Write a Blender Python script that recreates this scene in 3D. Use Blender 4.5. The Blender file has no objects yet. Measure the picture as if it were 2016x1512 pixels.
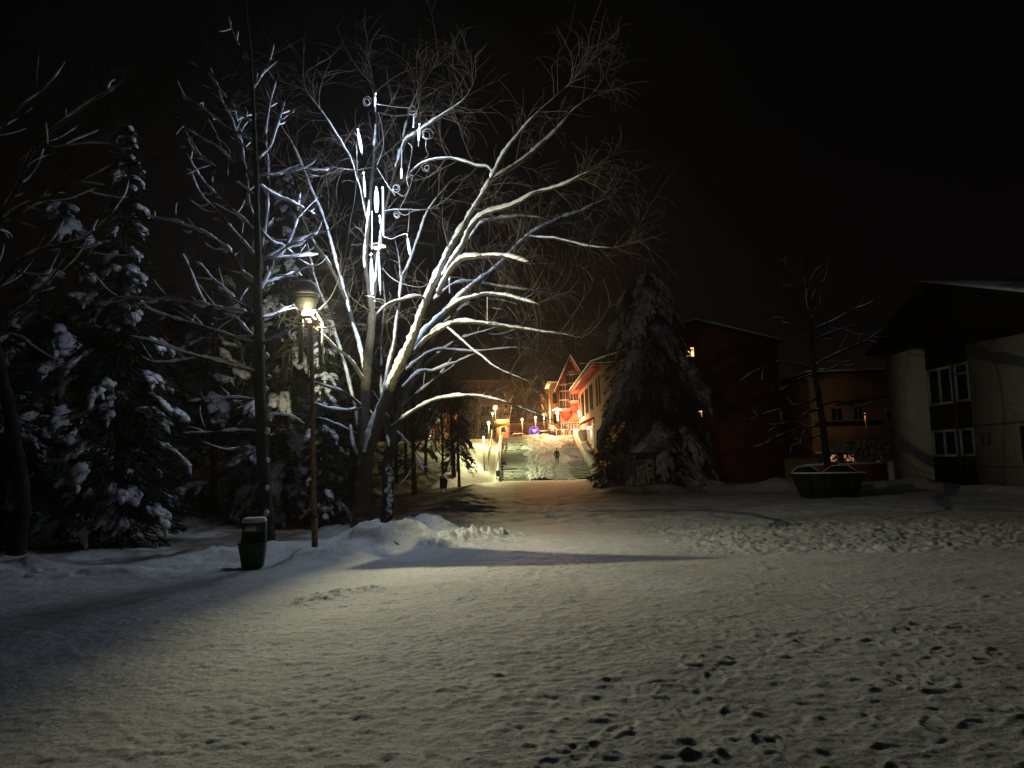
import bpy, math, random
import numpy as np
from mathutils import Matrix, Vector

# ------------------------------------------------------------------ camera
scene = bpy.context.scene
FPX, CX, CY = 1514.0, 1008.0, 756.0          # focal length and centre in photo pixels
PITCH, ROLL, EYE = math.radians(6.07), math.radians(1.6), 1.6
fw = np.array([0, math.cos(PITCH), math.sin(PITCH)])
r0 = np.array([1.0, 0, 0]); u0 = np.array([0, -math.sin(PITCH), math.cos(PITCH)])
rt = math.cos(ROLL) * r0 - math.sin(ROLL) * u0
up = math.sin(ROLL) * r0 + math.cos(ROLL) * u0
cam_d = bpy.data.cameras.new("camera")
cam_d.sensor_width = 36.0
cam_d.lens = FPX / 2016 * 36
cam_d.clip_start = 0.1
cam_d.clip_end = 2000
cam = bpy.data.objects.new("camera", cam_d)
scene.collection.objects.link(cam)
cam.matrix_world = Matrix(((rt[0], up[0], -fw[0], 0), (rt[1], up[1], -fw[1], 0), (rt[2], up[2], -fw[2], EYE), (0, 0, 0, 1)))
scene.camera = cam

# ------------------------------------------------------------------ world: a night sky
world = bpy.data.worlds.new("World"); scene.world = world
world.use_nodes = True
nt = world.node_tree; nt.nodes.clear()
wo = nt.nodes.new("ShaderNodeOutputWorld")
sky = nt.nodes.new("ShaderNodeTexSky"); sky.sky_type = 'NISHITA'; sky.sun_disc = False
sky.sun_elevation = math.radians(-4); sky.sun_rotation = math.radians(20)
b1 = nt.nodes.new("ShaderNodeBackground"); b1.inputs[1].default_value = 0.0016
nt.links.new(sky.outputs[0], b1.inputs[0])
# faint street glow low over the town (light pollution, by elevation)
tc = nt.nodes.new("ShaderNodeTexCoord"); sep = nt.nodes.new("ShaderNodeSeparateXYZ")
nt.links.new(tc.outputs["Generated"], sep.inputs[0])
cr = nt.nodes.new("ShaderNodeValToRGB")
cr.color_ramp.elements[0].position = 0.0; cr.color_ramp.elements[0].color = (0.0085, 0.0042, 0.0034, 1)
cr.color_ramp.elements[1].position = 0.42; cr.color_ramp.elements[1].color = (0.0007, 0.0007, 0.0008, 1)
e = cr.color_ramp.elements.new(0.14); e.color = (0.0022, 0.0014, 0.0014, 1)
nt.links.new(sep.outputs[2], cr.inputs[0])
b2 = nt.nodes.new("ShaderNodeBackground"); b2.inputs[1].default_value = 1.0
nt.links.new(cr.outputs[0], b2.inputs[0])
ad = nt.nodes.new("ShaderNodeAddShader")
nt.links.new(b1.outputs[0], ad.inputs[0]); nt.links.new(b2.outputs[0], ad.inputs[1])
nt.links.new(ad.outputs[0], wo.inputs[0])

vs = scene.view_settings
vs.view_transform = 'Standard'; vs.look = 'None'; vs.exposure = 0.0; vs.gamma = 1.0
scene.cycles.use_denoising = True
scene.cycles.max_bounces = 5
scene.cycles.volume_bounces = 0
scene.cycles.diffuse_bounces = 3
scene.cycles.glossy_bounces = 2
scene.cycles.transparent_max_bounces = 8
scene.cycles.sample_clamp_indirect = 2.0
scene.cycles.caustics_reflective = False
scene.cycles.caustics_refractive = False

# light powers in one place
P_MAIN = 1060.0            # bulb of the near lamp
TUBE = 270.0              # LED tubes (light given off, as radiance of the lit sleeve)

# ------------------------------------------------------------------ helpers
COL = scene.collection
rng = np.random.default_rng(7)
random.seed(7)

def P(px, py, D):
    """point of the place seen at photo pixel (px,py) when it stands D metres away"""
    d = fw + rt * (px - CX) / FPX + up * (CY - py) / FPX
    return np.array([0, 0, EYE]) + d * (D / d[1])

def X_at(px, D, py=930):
    return P(px, py, D)[0]

def _hash(ix, iy, s):
    n = (ix.astype(np.int64) * 374761393 + iy.astype(np.int64) * 668265263 + s * 1442695041) & 0x7fffffff
    n = ((n ^ (n >> 13)) * 1274126177) & 0x7fffffff
    return ((n ^ (n >> 16)) & 0xffff) / 65535.0

def vn(x, y, s=0):
    x = np.asarray(x, float); y = np.asarray(y, float)
    ix = np.floor(x); iy = np.floor(y); fx = x - ix; fy = y - iy
    fx = fx * fx * (3 - 2 * fx); fy = fy * fy * (3 - 2 * fy)
    a = _hash(ix, iy, s); b = _hash(ix + 1, iy, s); c = _hash(ix, iy + 1, s); d = _hash(ix + 1, iy + 1, s)
    return (a * (1 - fx) + b * fx) * (1 - fy) + (c * (1 - fx) + d * fx) * fy

def fbm(x, y, o=4, s=0):
    t = 0; a = 0.5; n = 0
    for i in range(o):
        t = t + a * vn(x, y, s + i * 17); n += a; x = x * 2.03 + 11.3; y = y * 2.03 - 7.1; a *= 0.5
    return t / n

def sstep(a, b, x):
    t = np.clip((x - a) / (b - a), 0, 1); return t * t * (3 - 2 * t)

# ---- materials
def mat(name, col, rough=0.8, noise=0.0, scale=8.0, bump=0.0, bscale=None, metal=0.0, col2=None, emit=None, estr=0.0, spec=0.3, detail=6, coord="Object"):
    m = bpy.data.materials.new(name); m.use_nodes = True
    t = m.node_tree; b = t.nodes["Principled BSDF"]
    b.inputs["Roughness"].default_value = rough
    b.inputs["Metallic"].default_value = metal
    b.inputs["Specular IOR Level"].default_value = spec
    b.inputs["Base Color"].default_value = (*col, 1)
    if noise or bump or col2:
        c = t.nodes.new("ShaderNodeTexCoord")
    if noise or col2:
        n = t.nodes.new("ShaderNodeTexNoise"); n.inputs["Scale"].default_value = scale
        n.inputs["Detail"].default_value = detail; n.inputs["Roughness"].default_value = 0.65
        t.links.new(c.outputs[coord], n.inputs["Vector"])
        r = t.nodes.new("ShaderNodeValToRGB")
        c2 = col2 if col2 else tuple(x * (1 - noise) for x in col)
        r.color_ramp.elements[0].color = (*c2, 1); r.color_ramp.elements[0].position = 0.36
        r.color_ramp.elements[1].color = (*col, 1); r.color_ramp.elements[1].position = 0.62
        t.links.new(n.outputs["Fac"], r.inputs[0]); t.links.new(r.outputs[0], b.inputs["Base Color"])
    if bump:
        n2 = t.nodes.new("ShaderNodeTexNoise"); n2.inputs["Scale"].default_value = bscale or scale * 3
        n2.inputs["Detail"].default_value = 6
        t.links.new(c.outputs[coord], n2.inputs["Vector"])
        bp = t.nodes.new("ShaderNodeBump"); bp.inputs["Strength"].default_value = 1.0
        bp.inputs["Distance"].default_value = bump
        t.links.new(n2.outputs["Fac"], bp.inputs["Height"]); t.links.new(bp.outputs[0], b.inputs["Normal"])
    if emit:
        b.inputs["Emission Color"].default_value = (*emit, 1); b.inputs["Emission Strength"].default_value = estr
    return m

M = {}
M['snow'] = mat("snow", (0.82, 0.83, 0.85), 0.75, 0.06, 6, 0.012, 22)
M['clump'] = mat("snow_clump", (0.56, 0.55, 0.55), 0.8, 0, 8, 0.02, 14, col2=(0.07, 0.07, 0.06))
M['clump'].node_tree.nodes['Color Ramp'].color_ramp.elements[0].position = .38
M['clump'].node_tree.nodes['Color Ramp'].color_ramp.elements[1].position = .47
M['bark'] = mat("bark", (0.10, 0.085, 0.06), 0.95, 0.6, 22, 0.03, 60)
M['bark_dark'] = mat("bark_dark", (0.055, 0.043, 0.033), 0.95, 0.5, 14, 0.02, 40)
M['twig'] = mat("twig", (0.11, 0.085, 0.06), 0.9)
M['needle'] = mat("needle", (0.022, 0.032, 0.020), 0.9, 0.5, 5)
M['rust'] = mat("rust", (0.34, 0.19, 0.08), 0.8, 0.4, 9, 0.004, 60, col2=(0.16, 0.08, 0.04))
M['steel'] = mat("steel", (0.30, 0.29, 0.27), 0.5, 0.3, 12, metal=0.4)
M['darkmetal'] = mat("dark_metal", (0.05, 0.05, 0.05), 0.6, 0.3, 12)
M['cable'] = mat("cable", (0.26, 0.25, 0.23), 0.6)
M['bin'] = mat("bin_plastic", (0.02, 0.10, 0.06), 0.45, 0.3, 10)
M['plate'] = mat("plate", (0.62, 0.62, 0.42), 0.5, 0.35, 30)
M['concrete'] = mat("concrete", (0.30, 0.29, 0.26), 0.9, 0.3, 3, 0.006, 20)
M['plaster'] = mat("plaster", (0.50, 0.45, 0.32), 0.9, 0.18, 1.6, 0.004, 30)
M['plaster_orange'] = mat("plaster_orange", (0.58, 0.32, 0.22), 0.9, 0.2, 0.8, 0.01, 12)
M['plaster_pale'] = mat("plaster_pale", (0.56, 0.48, 0.40), 0.9, 0.2, 0.8, 0.01, 12)
M['soffit'] = mat("red_boards", (0.55, 0.09, 0.06), 0.7, 0.25, 4)
M['red_wall'] = mat("red_wall", (0.30, 0.06, 0.05), 0.9, 0.3, 1.2)
M['darkwood'] = mat("dark_wood", (0.02, 0.017, 0.014), 0.8, 0.3, 3)
M['glass'] = mat("window_glass", (0.012, 0.013, 0.015), 0.08, spec=0.6)
M['frame'] = mat("window_frame", (0.42, 0.42, 0.40), 0.6, 0.2, 9)
M['white'] = mat("white_paint", (0.75, 0.74, 0.70), 0.6, 0.2, 9)
M['skip'] = mat("skip_paint", (0.009, 0.015, 0.012), 0.7, 0.4, 5)
M['coat'] = mat("coat_cloth", (0.02, 0.028, 0.018), 0.95)
M['skin'] = mat("skin", (0.45, 0.28, 0.2), 0.6)
M['trousers'] = mat("trousers", (0.012, 0.012, 0.018), 0.95)
M['hair'] = mat("hair", (0.02, 0.014, 0.01), 0.8)
M['poster'] = mat("poster_paper", (0.50, 0.47, 0.36), 0.8, 0.4, 6, col2=(0.22, 0.18, 0.07))
M['poster_dark'] = mat("poster_dark", (0.10, 0.05, 0.04), 0.8, 0.4, 9)

def emat(name, col, s):
    m = bpy.data.materials.new(name); m.use_nodes = True
    t = m.node_tree; t.nodes.clear()
    o = t.nodes.new("ShaderNodeOutputMaterial"); e = t.nodes.new("ShaderNodeEmission")
    e.inputs[0].default_value = (*col, 1); e.inputs[1].default_value = s
    t.links.new(e.outputs[0], o.inputs[0]); return m

# ---- mesh building
def build(name, V, F, m, parent=None, smooth=False, sizes=None):
    """V (n,3); F flat index array with loop sizes, or (k,3|4) array, or list of lists"""
    V = np.asarray(V, float)
    me = bpy.data.meshes.new(name)
    if isinstance(F, np.ndarray) and F.ndim == 2:
        idx = F.ravel(); tot = np.full(len(F), F.shape[1])
    elif sizes is not None:
        idx = np.asarray(F).ravel(); tot = np.asarray(sizes)
    else:
        idx = np.array([i for f in F for i in f]); tot = np.array([len(f) for f in F])
    loc = np.array(parent_loc(parent)) if parent is not None else V.mean(0) * 0
    if parent is None:
        loc = np.array([(V[:, 0].min() + V[:, 0].max()) / 2, (V[:, 1].min() + V[:, 1].max()) / 2, V[:, 2].min()])
    V = V - loc
    me.vertices.add(len(V)); me.vertices.foreach_set("co", V.astype(np.float32).ravel())
    me.loops.add(len(idx)); me.loops.foreach_set("vertex_index", idx.astype(np.int32))
    me.polygons.add(len(tot))
    st = np.concatenate([[0], np.cumsum(tot)[:-1]])
    me.polygons.foreach_set("loop_start", st.astype(np.int32))
    me.polygons.foreach_set("loop_total", tot.astype(np.int32))
    if smooth: me.polygons.foreach_set("use_smooth", np.ones(len(tot), bool))
    me.update(calc_edges=True); me.validate()
    me.materials.append(m)
    o = bpy.data.objects.new(name, me); COL.objects.link(o)
    if parent is not None: o.parent = parent
    else: o.location = loc
    return o

def parent_loc(p):
    l = Vector(p.location)
    while p.parent is not None:
        p = p.parent; l = l + Vector(p.location)
    return l

def thing(name, loc, label, cat, group=None):
    o = bpy.data.objects.new(name, None); o.empty_display_size = 0.3; COL.objects.link(o)
    o.location = Vector([float(c) for c in loc]); tag(o, label, cat, group); return o

def tag(o, label=None, cat=None, group=None, kind=None):
    if label: o['label'] = label
    if cat: o['category'] = cat
    if group: o['group'] = group
    if kind: o['kind'] = kind
    return o

def copy_tree(o, parent=None):
    c = o.copy(); COL.objects.link(c)
    if parent is not None: c.parent = parent
    for ch in list(o.children): copy_tree(ch, c)
    return c

class MB:
    def __init__(s): s.V = []; s.F = []
    def add(s, V, F):
        o = len(s.V); s.V += [tuple(map(float, v)) for v in V]; s.F += [[i + o for i in f] for f in F]; return s
    def box(s, c, d, rz=0, skew=None):
        x, y, z = d[0] / 2, d[1] / 2, d[2] / 2
        V = [(sx * x, sy * y, sz * z) for sz in (-1, 1) for sy in (-1, 1) for sx in (-1, 1)]
        ca, sa = math.cos(rz), math.sin(rz)
        V = [(c[0] + a * ca - b * sa, c[1] + a * sa + b * ca, c[2] + g) for a, b, g in V]
        return s.add(V, [[0, 2, 3, 1], [4, 5, 7, 6], [0, 1, 5, 4], [2, 6, 7, 3], [0, 4, 6, 2], [1, 3, 7, 5]])
    def b2(s, x0, x1, y0, y1, z0, z1):
        return s.box(((x0 + x1) / 2, (y0 + y1) / 2, (z0 + z1) / 2), (abs(x1 - x0), abs(y1 - y0), abs(z1 - z0)))
    def cyl(s, p0, p1, a, b=None, k=12, cap=True):
        b = a if b is None else b
        p0 = np.array(p0, float); p1 = np.array(p1, float); t = p1 - p0; t /= np.linalg.norm(t) + 1e-9
        n = np.cross(t, [0, 0, 1]) if abs(t[2]) < .9 else np.cross(t, [1, 0, 0]); n /= np.linalg.norm(n); c = np.cross(t, n)
        V = []
        for p, r in ((p0, a), (p1, b)):
            for i in range(k):
                w = 2 * math.pi * i / k; V.append(p + r * (math.cos(w) * n + math.sin(w) * c))
        F = [[i, i + k, (i + 1) % k + k, (i + 1) % k] for i in range(k)]
        if cap: F += [list(range(k)), list(range(2 * k - 1, k - 1, -1))]
        return s.add(V, F)
    def lathe(s, c, prof, k=24, tilt=None):
        V = []; c = np.array(c, float)
        for r, z in prof:
            for i in range(k):
                w = 2 * math.pi * i / k; V.append(c + np.array([r * math.cos(w), r * math.sin(w), z]))
        F = []
        for j in range(len(prof) - 1):
            for i in range(k):
                F.append([j * k + i, j * k + (i + 1) % k, (j + 1) * k + (i + 1) % k, (j + 1) * k + i])
        F.append([i for i in range(k)][::-1]); F.append([(len(prof) - 1) * k + i for i in range(k)])
        return s.add(V, F)
    def prism(s, poly, ext):
        """planar polygon (list of 3D points) extruded by the vector ext"""
        n = len(poly); ext = np.array(ext, float); A = [np.array(p, float) for p in poly]
        V = A + [p + ext for p in A]
        F = [list(range(n))[::-1], [n + i for i in range(n)]] + [[i, (i + 1) % n, n + (i + 1) % n, n + i] for i in range(n)]
        return s.add(V, F)
    def make(s, name, m, parent=None, smooth=False, bevel=0):
        o = build(name, np.array(s.V), s.F, m, parent, smooth)
        if bevel:
            b = o.modifiers.new("bevel", 'BEVEL'); b.width = bevel; b.segments = 2; b.limit_method = 'ANGLE'
        return o

def resample(pts, rad, n):
    """Catmull-Rom through the points, n samples evenly by arc length"""
    p = np.asarray(pts, float); r = np.asarray(rad, float)
    if len(p) == 2: q = p
    q = np.vstack([2 * p[0] - p[1], p, 2 * p[-1] - p[-2]])
    out = []; ro = []
    for i in range(len(p) - 1):
        a, b, c, d = q[i], q[i + 1], q[i + 2], q[i + 3]
        for t in np.linspace(0, 1, 8, endpoint=False):
            out.append(0.5 * (2 * b + (c - a) * t + (2 * a - 5 * b + 4 * c - d) * t * t + (-a + 3 * b - 3 * c + d) * t ** 3))
            ro.append(r[i] * (1 - t) + r[i + 1] * t)
    out.append(p[-1]); ro.append(r[-1]); out = np.array(out); ro = np.array(ro)
    s = np.concatenate([[0], np.cumsum(np.linalg.norm(np.diff(out, axis=0), axis=1))])
    u = np.linspace(0, s[-1], n)
    return np.stack([np.interp(u, s, out[:, k]) for k in range(3)], 1), np.interp(u, s, ro), s[-1]

def tubes(Ps, Rs, k=6, squash=None):
    """Ps (N,n,3), Rs (N,n) -> one vertex array and quad array"""
    Ps = np.asarray(Ps, float); Rs = np.asarray(Rs, float); N, n, _ = Ps.shape
    T = np.gradient(Ps, axis=1); T /= np.linalg.norm(T, axis=2, keepdims=True) + 1e-9
    ref = np.zeros_like(T); m = (np.abs(T[:, :, 2]).mean(1) > 0.9); ref[~m, :, 2] = 1; ref[m, :, 1] = 1
    A = np.cross(T, ref); A /= np.linalg.norm(A, axis=2, keepdims=True) + 1e-9; B = np.cross(A, T)
    w = np.arange(k) * 2 * math.pi / k
    V = Ps[:, :, None, :] + Rs[:, :, None, None] * (np.cos(w)[None, None, :, None] * A[:, :, None, :] + np.sin(w)[None, None, :, None] * B[:, :, None, :])
    V = V.reshape(-1, 3)
    i, j, l = np.meshgrid(np.arange(N), np.arange(n - 1), np.arange(k), indexing='ij')
    b = i * n * k + j * k; l2 = (l + 1) % k
    F = np.stack([b + l, b + l2, b + k + l2, b + k + l], -1).reshape(-1, 4)
    return V, F

class TB:
    """collects tubes of any length"""
    def __init__(s): s.V = []; s.F = []; s.n = 0
    def add(s, Ps, Rs, k=6):
        Ps = np.asarray(Ps, float); Rs = np.asarray(Rs, float)
        if Ps.ndim == 2: Ps = Ps[None]; Rs = Rs[None]
        V, F = tubes(Ps, Rs, k); s.V.append(V); s.F.append(F + s.n); s.n += len(V)
    def raw(s, V, F): s.V.append(V); s.F.append(F + s.n); s.n += len(V)
    def make(s, name, m, parent=None, smooth=True):
        if not s.V: return None
        return build(name, np.vstack(s.V), np.vstack(s.F), m, parent, smooth)

def ico(sub=1):
    import bmesh
    bm = bmesh.new(); bmesh.ops.create_icosphere(bm, subdivisions=sub, radius=1)
    V = np.array([v.co[:] for v in bm.verts]); F = np.array([[v.index for v in f.verts] for f in bm.faces]); bm.free()
    return V, F
ICO1 = ico(1); ICO2 = ico(2); ICO3 = ico(3)

def blobs(C, A, B, Cc, base=ICO2, jit=0.16, seed=1):
    """C (N,3) centres, A,B,Cc (N,3) half axes -> lumpy ellipsoids"""
    V0, F0 = base; N = len(C); g = np.random.default_rng(seed)
    j = 1 + jit * g.standard_normal((N, len(V0)))
    # smooth the jitter by sharing a low-frequency direction term
    d = g.standard_normal((N, 3)); lf = 1 + 0.16 * np.sin(3.1 * (V0 @ d.T)).T
    s = (0.5 * j + 0.5) * lf
    U = V0[None] * s[:, :, None]
    V = C[:, None] + U[:, :, :1] * A[:, None] + U[:, :, 1:2] * B[:, None] + U[:, :, 2:3] * Cc[:, None]
    F = F0[None] + (np.arange(N) * len(V0))[:, None, None]
    return V.reshape(-1, 3), F.reshape(-1, 3)

def snow_on(tb, pts, rad, k=7, amount=1.0, gap=0.0, seed=0, lump=0.35, wind=(-0.30, -0.34, 0), thick=False):
    """a lumpy cushion of snow lying along the upper side of a limb"""
    g = np.random.default_rng(seed)
    n = len(pts); T = np.gradient(pts, axis=0); T /= np.linalg.norm(T, axis=1, keepdims=True) + 1e-9
    U = np.array([wind[0], wind[1], 1.0]); U = U / np.linalg.norm(U)
    perp = U - (T @ U)[:, None] * T; m = np.linalg.norm(perp, axis=1); perp /= m[:, None] + 1e-9
    f = np.clip(m, 0, 1) ** 0.45
    s = np.concatenate([[0], np.cumsum(np.linalg.norm(np.diff(pts, axis=0), axis=1))]) * 2.4
    nz = vn(s * 1.3 + seed * 3.7, s * 0 + seed, 3); nz2 = vn(s * 5.1 + seed, s * 0, 9)
    nz3 = fbm(s * 6 + seed * 2, s * 0 + 4, 3, 11)
    r = (rad * 0.78 + 0.016) * f * (1 - lump + lump * 1.5 * nz + 0.45 * (nz2 - .5) + .22 * (nz3 - .5)) * amount
    if gap: r = r * sstep(gap - 0.08, gap + 0.08, vn(s * 0.9 + 50 + seed, s * 0 + 2, 5)) + 0.0008
    c = pts + perp * (rad * 0.66 + r * 0.12)[:, None] + np.cross(T, perp) * (rad * .16 * (nz3 - .5))[:, None]
    r = r * (.12 + .88 * sstep(.010, .030, rad)) if thick else r
    r[0] *= .3; r[-1] *= .25
    tb.add(c, r, k)
# ================================================================== GROUND
STX0, STX1, STY0, STY1, STZ = -1.5, 8.2, 82.0, 106.0, 5.4
NST, LAND = 36, 1.6

def stair_z(y):
    """height of the stair surface along y (three flights with two landings)"""
    run = (STY1 - STY0 - 2 * LAND) / NST; rise = STZ / NST
    t = np.asarray(y, float) - STY0
    a = 12 * run; n = np.where(t < a, np.floor(t / run) + 1, 12)
    t2 = t - a - LAND; n = np.where(t2 > 0, np.where(t2 < a, 12 + np.floor(t2 / run) + 1, 24), n)
    t3 = t2 - a - LAND; n = np.where((t2 > 0) & (t3 > 0), 24 + np.floor(t3 / run) + 1, n)
    return np.clip(n, 0, NST) * rise * (t >= 0)

MOUNDS = [(-3.15, 15.7, .34, .75, .6), (-2.35, 16.0, .36, .8, .6), (-2.2, 18.4, .36, .6, .5), (-1.5, 18.0, .16, .7, .6),
          (-3.35, 14.5, .16, .9, .5), (-1.4, 16.6, .16, 1.0, .9), (-4.6, 15.4, .13, 1.0, .6), (-5.6, 15.0, .14, 1.2, .6),
          (-8.2, 12.9, .16, 2.0, .8), (-12, 13.5, .12, 3.0, .9), (-2.9, 20.2, .3, .5, .4), (-4.4, 19.5, .22, .7, .5),
          (-5.9, 24.0, .3, 1.0, .8), (-9.5, 25.0, .3, 2.0, 1.0), (8.6, 47.4, .45, 1.3, .7), (5.8, 44.0, .3, 1.2, 1.0)]
def Yf(x): return np.interp(x, [-60, -20, -11, -6.2, -2.2], [30, 33, 39, 56, 80])

def seg_ridge(x, y, a, b, h, w):
    ax, ay = a; bx, by = b; L2 = (bx - ax) ** 2 + (by - ay) ** 2
    t = np.clip(((x - ax) * (bx - ax) + (y - ay) * (by - ay)) / L2, 0, 1)
    d2 = (x - ax - t * (bx - ax)) ** 2 + (y - ay - t * (by - ay)) ** 2
    return h * np.exp(-d2 / w ** 2)

RG = np.random.default_rng(55)
NFP = 1500
_fx = RG.uniform(-3.5, 10, NFP * 4); _fy = RG.uniform(3.5, 10.5, NFP * 4)
def mask_near(x, y):
    lim = np.interp(x, [-6, -3, -1, 0, 2.15, 6.2, 12], [4.6, 5.0, 4.9, 5.6, 8.3, 10.2, 12.5]) + 0.7 * (vn(x * .9, y * .9, 41) - .5)
    return sstep(0.0, 1.3, lim - y)
def mask_far(x, y):
    return sstep(2.4, 4.2, x) * sstep(13.0, 14.2, y) * sstep(23, 18.5, y) * sstep(14, 10, x)

def H(x, y, fine=True):
    x = np.asarray(x, float); y = np.asarray(y, float)
    z = 0.10 * (fbm(x / 7, y / 7, 3, 1) - .5) * sstep(4, 9, y)
    wob = 1 + 0.5 * (fbm(x * 1.3, y * 1.3, 3, 5) - .5)
    for mx, my, h, sx, sy in MOUNDS:
        z = z + h * wob * np.exp(-((x - mx) / sx) ** 2 - ((y - my) / sy) ** 2)
    mm = np.zeros_like(x)
    for mx, my, h, sx, sy in MOUNDS[:14]:
        mm = np.maximum(mm, min(1, h * 3.5) * np.exp(-((x - mx) / (sx * 1.5)) ** 2 - ((y - my) / (sy * 1.5)) ** 2))
    cld = fbm(x / .30, y / .26, 4, 91)
    z = z + mm * (0.17 * (cld - .5) + 0.10 * sstep(.50, .62, fbm(x / .42 + 4, y / .36, 3, 93)) * (.4 + vn(x / .2, y / .2, 95)) + .05 * (1 - np.abs(2 * vn(x / .5, y / .4, 97) - 1)))
    lump = (0.35 + 1.5 * sstep(.45, .60, fbm(x * 5.5, y * 5.5, 4, 9))) * (.7 + .6 * fbm(x * 14, y * 14, 2, 10))
    z = z + seg_ridge(x, y, (-1.7, 15.2), (-.1, 18.0), .10, .26) * lump * (0.35 + 1.1 * vn(x * 5, y * 5, 8))
    z = z + seg_ridge(x, y, (-2.6, 9.6), (-1.95, 10.4), .085, .22) * (.15 + 1.2 * fbm(x * 9, y * 9, 3, 8) * (.4 + vn(x * 22, y * 22, 6)))
    z = z + seg_ridge(x, y, (6.3, 13.6), (7.3, 13.3), .08, .22) * (.2 + 1.2 * fbm(x * 7, y * 7, 3, 8) * (.3 + vn(x * 16, y * 16, 6)))
    lump = 0.5 + fbm(x * .9, y * .9, 3, 19)
    z = z + seg_ridge(x, y, (-2, 30), (-3.2, 60), .25, 1.0) * lump
    z = z + seg_ridge(x, y, (6, 42), (13, 38), .34, 1.1) * lump + seg_ridge(x, y, (13, 38), (19, 37), .34, 1.1) * lump
    z = z + seg_ridge(x, y, (19.2, 40), (19.0, 26), .28, .55) * lump
    # the bank to the left of the stairs, and the upper square
    yf = Yf(x)
    bank = STZ * np.clip((y - yf) / (STY1 - yf), 0, 1)
    cor = (x > STX0 - .1) & (y > STY0 - 1)
    right = STZ * np.clip((y - 62) / 50, 0, 1) * sstep(10.5, 14, x) + STZ * (y > STY1)
    zb = np.where(x < STX0 - .1, bank, np.where(x > 9.6, np.minimum(right, STZ), np.where(y > STY1 - .2, STZ, np.where(y > STY0, -0.4, 0))))
    z = z * np.where(y > 60, 0.6, 1) + zb
    z = z + (x < STX0 - .1) * sstep(0, 6, y - yf) * 0.22 * (fbm(x * 1.4, y * .9, 3, 21) - .5) * sstep(108, 100, y)
    if fine:
        r = np.hypot(x, y)
        mn = mask_near(x, y); mf = mask_far(x, y)
        # trampled snow: crusty lumps and dents
        a = fbm(x / .15, y / .10, 3, 31); b = fbm(x / .23 + 9, y / .15, 3, 33); c = vn(x / .45, y / .32, 37)
        rid = 1 - np.abs(2 * vn(x / .20 + .4 * a, y / .12, 35) - 1)
        a2 = fbm(x / .075 + 3, y / .055, 2, 39); cl = sstep(.50, .76, a) * (0.3 + 1.1 * c)
        z = z + mn * .80 * (0.017 * cl * (.6 + .8 * a2) + 0.020 * (a2 - .5) + 0.018 * (b - .5) - 0.004 * sstep(.42, .30, b) + 0.008 * (rid ** 3 - .2))
        z = z + mf * (0.045 * sstep(.50, .62, a) + 0.07 * (b - .5) + .03 * (a2 - .5))
        tr = [(-.6, 3.0), (.06, 4.15), (.55, 4.93), (1.12, 5.33), (1.85, 6.28), (2.6, 7.6)]
        for p0, p1 in zip(tr, tr[1:]):
            for o_ in (0, .13): z = z + seg_ridge(x - o_, y, p0, p1, -.004, .03) + seg_ridge(x - o_ - .045, y, p0, p1, .003, .025)
        # the rest: pressed, slightly grainy
        pl = sstep(.46, .60, fbm(x / 2.2, y / 1.6, 3, 61))
        z = z + (1 - mn) * (1 - mf) * sstep(28, 16, y) * ((0.006 + 0.014 * pl) * (a2 - .5) + 0.014 * (fbm(x / .06, y / .055, 2, 43) - .5) * sstep(14, 8, y) - 0.05 * pl * np.clip(.36 - b, 0, 1) + .006 * sstep(.52, .70, a)
                                          + 0.07 * np.clip(fbm(x / .26, y / .15, 2, 47) - .70, 0, 1))
        z = z + 0.05 * (fbm(x / 1.3, y / .9, 3, 51) - .5) * sstep(60, 12, y)
        z = z + sstep(-3.6, -5.5, x) * sstep(11.5, 13.5, y) * sstep(40, 25, y) * 0.22 * (fbm(x / .8, y / .7, 4, 71) - .5)
        z = z + sstep(19, 24, y) * sstep(70, 45, y) * 0.12 * (fbm(x / .5, y / .7, 3, 73) - .5)
    return z

def hz(x, y): return float(H(np.array([x]), np.array([y]), False)[0])

NA, NR = 1250, 1120
th = np.linspace(math.radians(-62), math.radians(62), NA)
OY = -3.0
rr = np.concatenate([np.exp(np.linspace(math.log(5.5), math.log(14), 480, endpoint=False)),
                     np.exp(np.linspace(math.log(14), math.log(40), 340, endpoint=False)),
                     np.exp(np.linspace(math.log(40), math.log(900), NR - 820))])
TH, RR = np.meshgrid(th, rr)
GX = RR * np.sin(TH); GY = OY + RR * np.cos(TH)
GZ = H(GX, GY)
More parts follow.
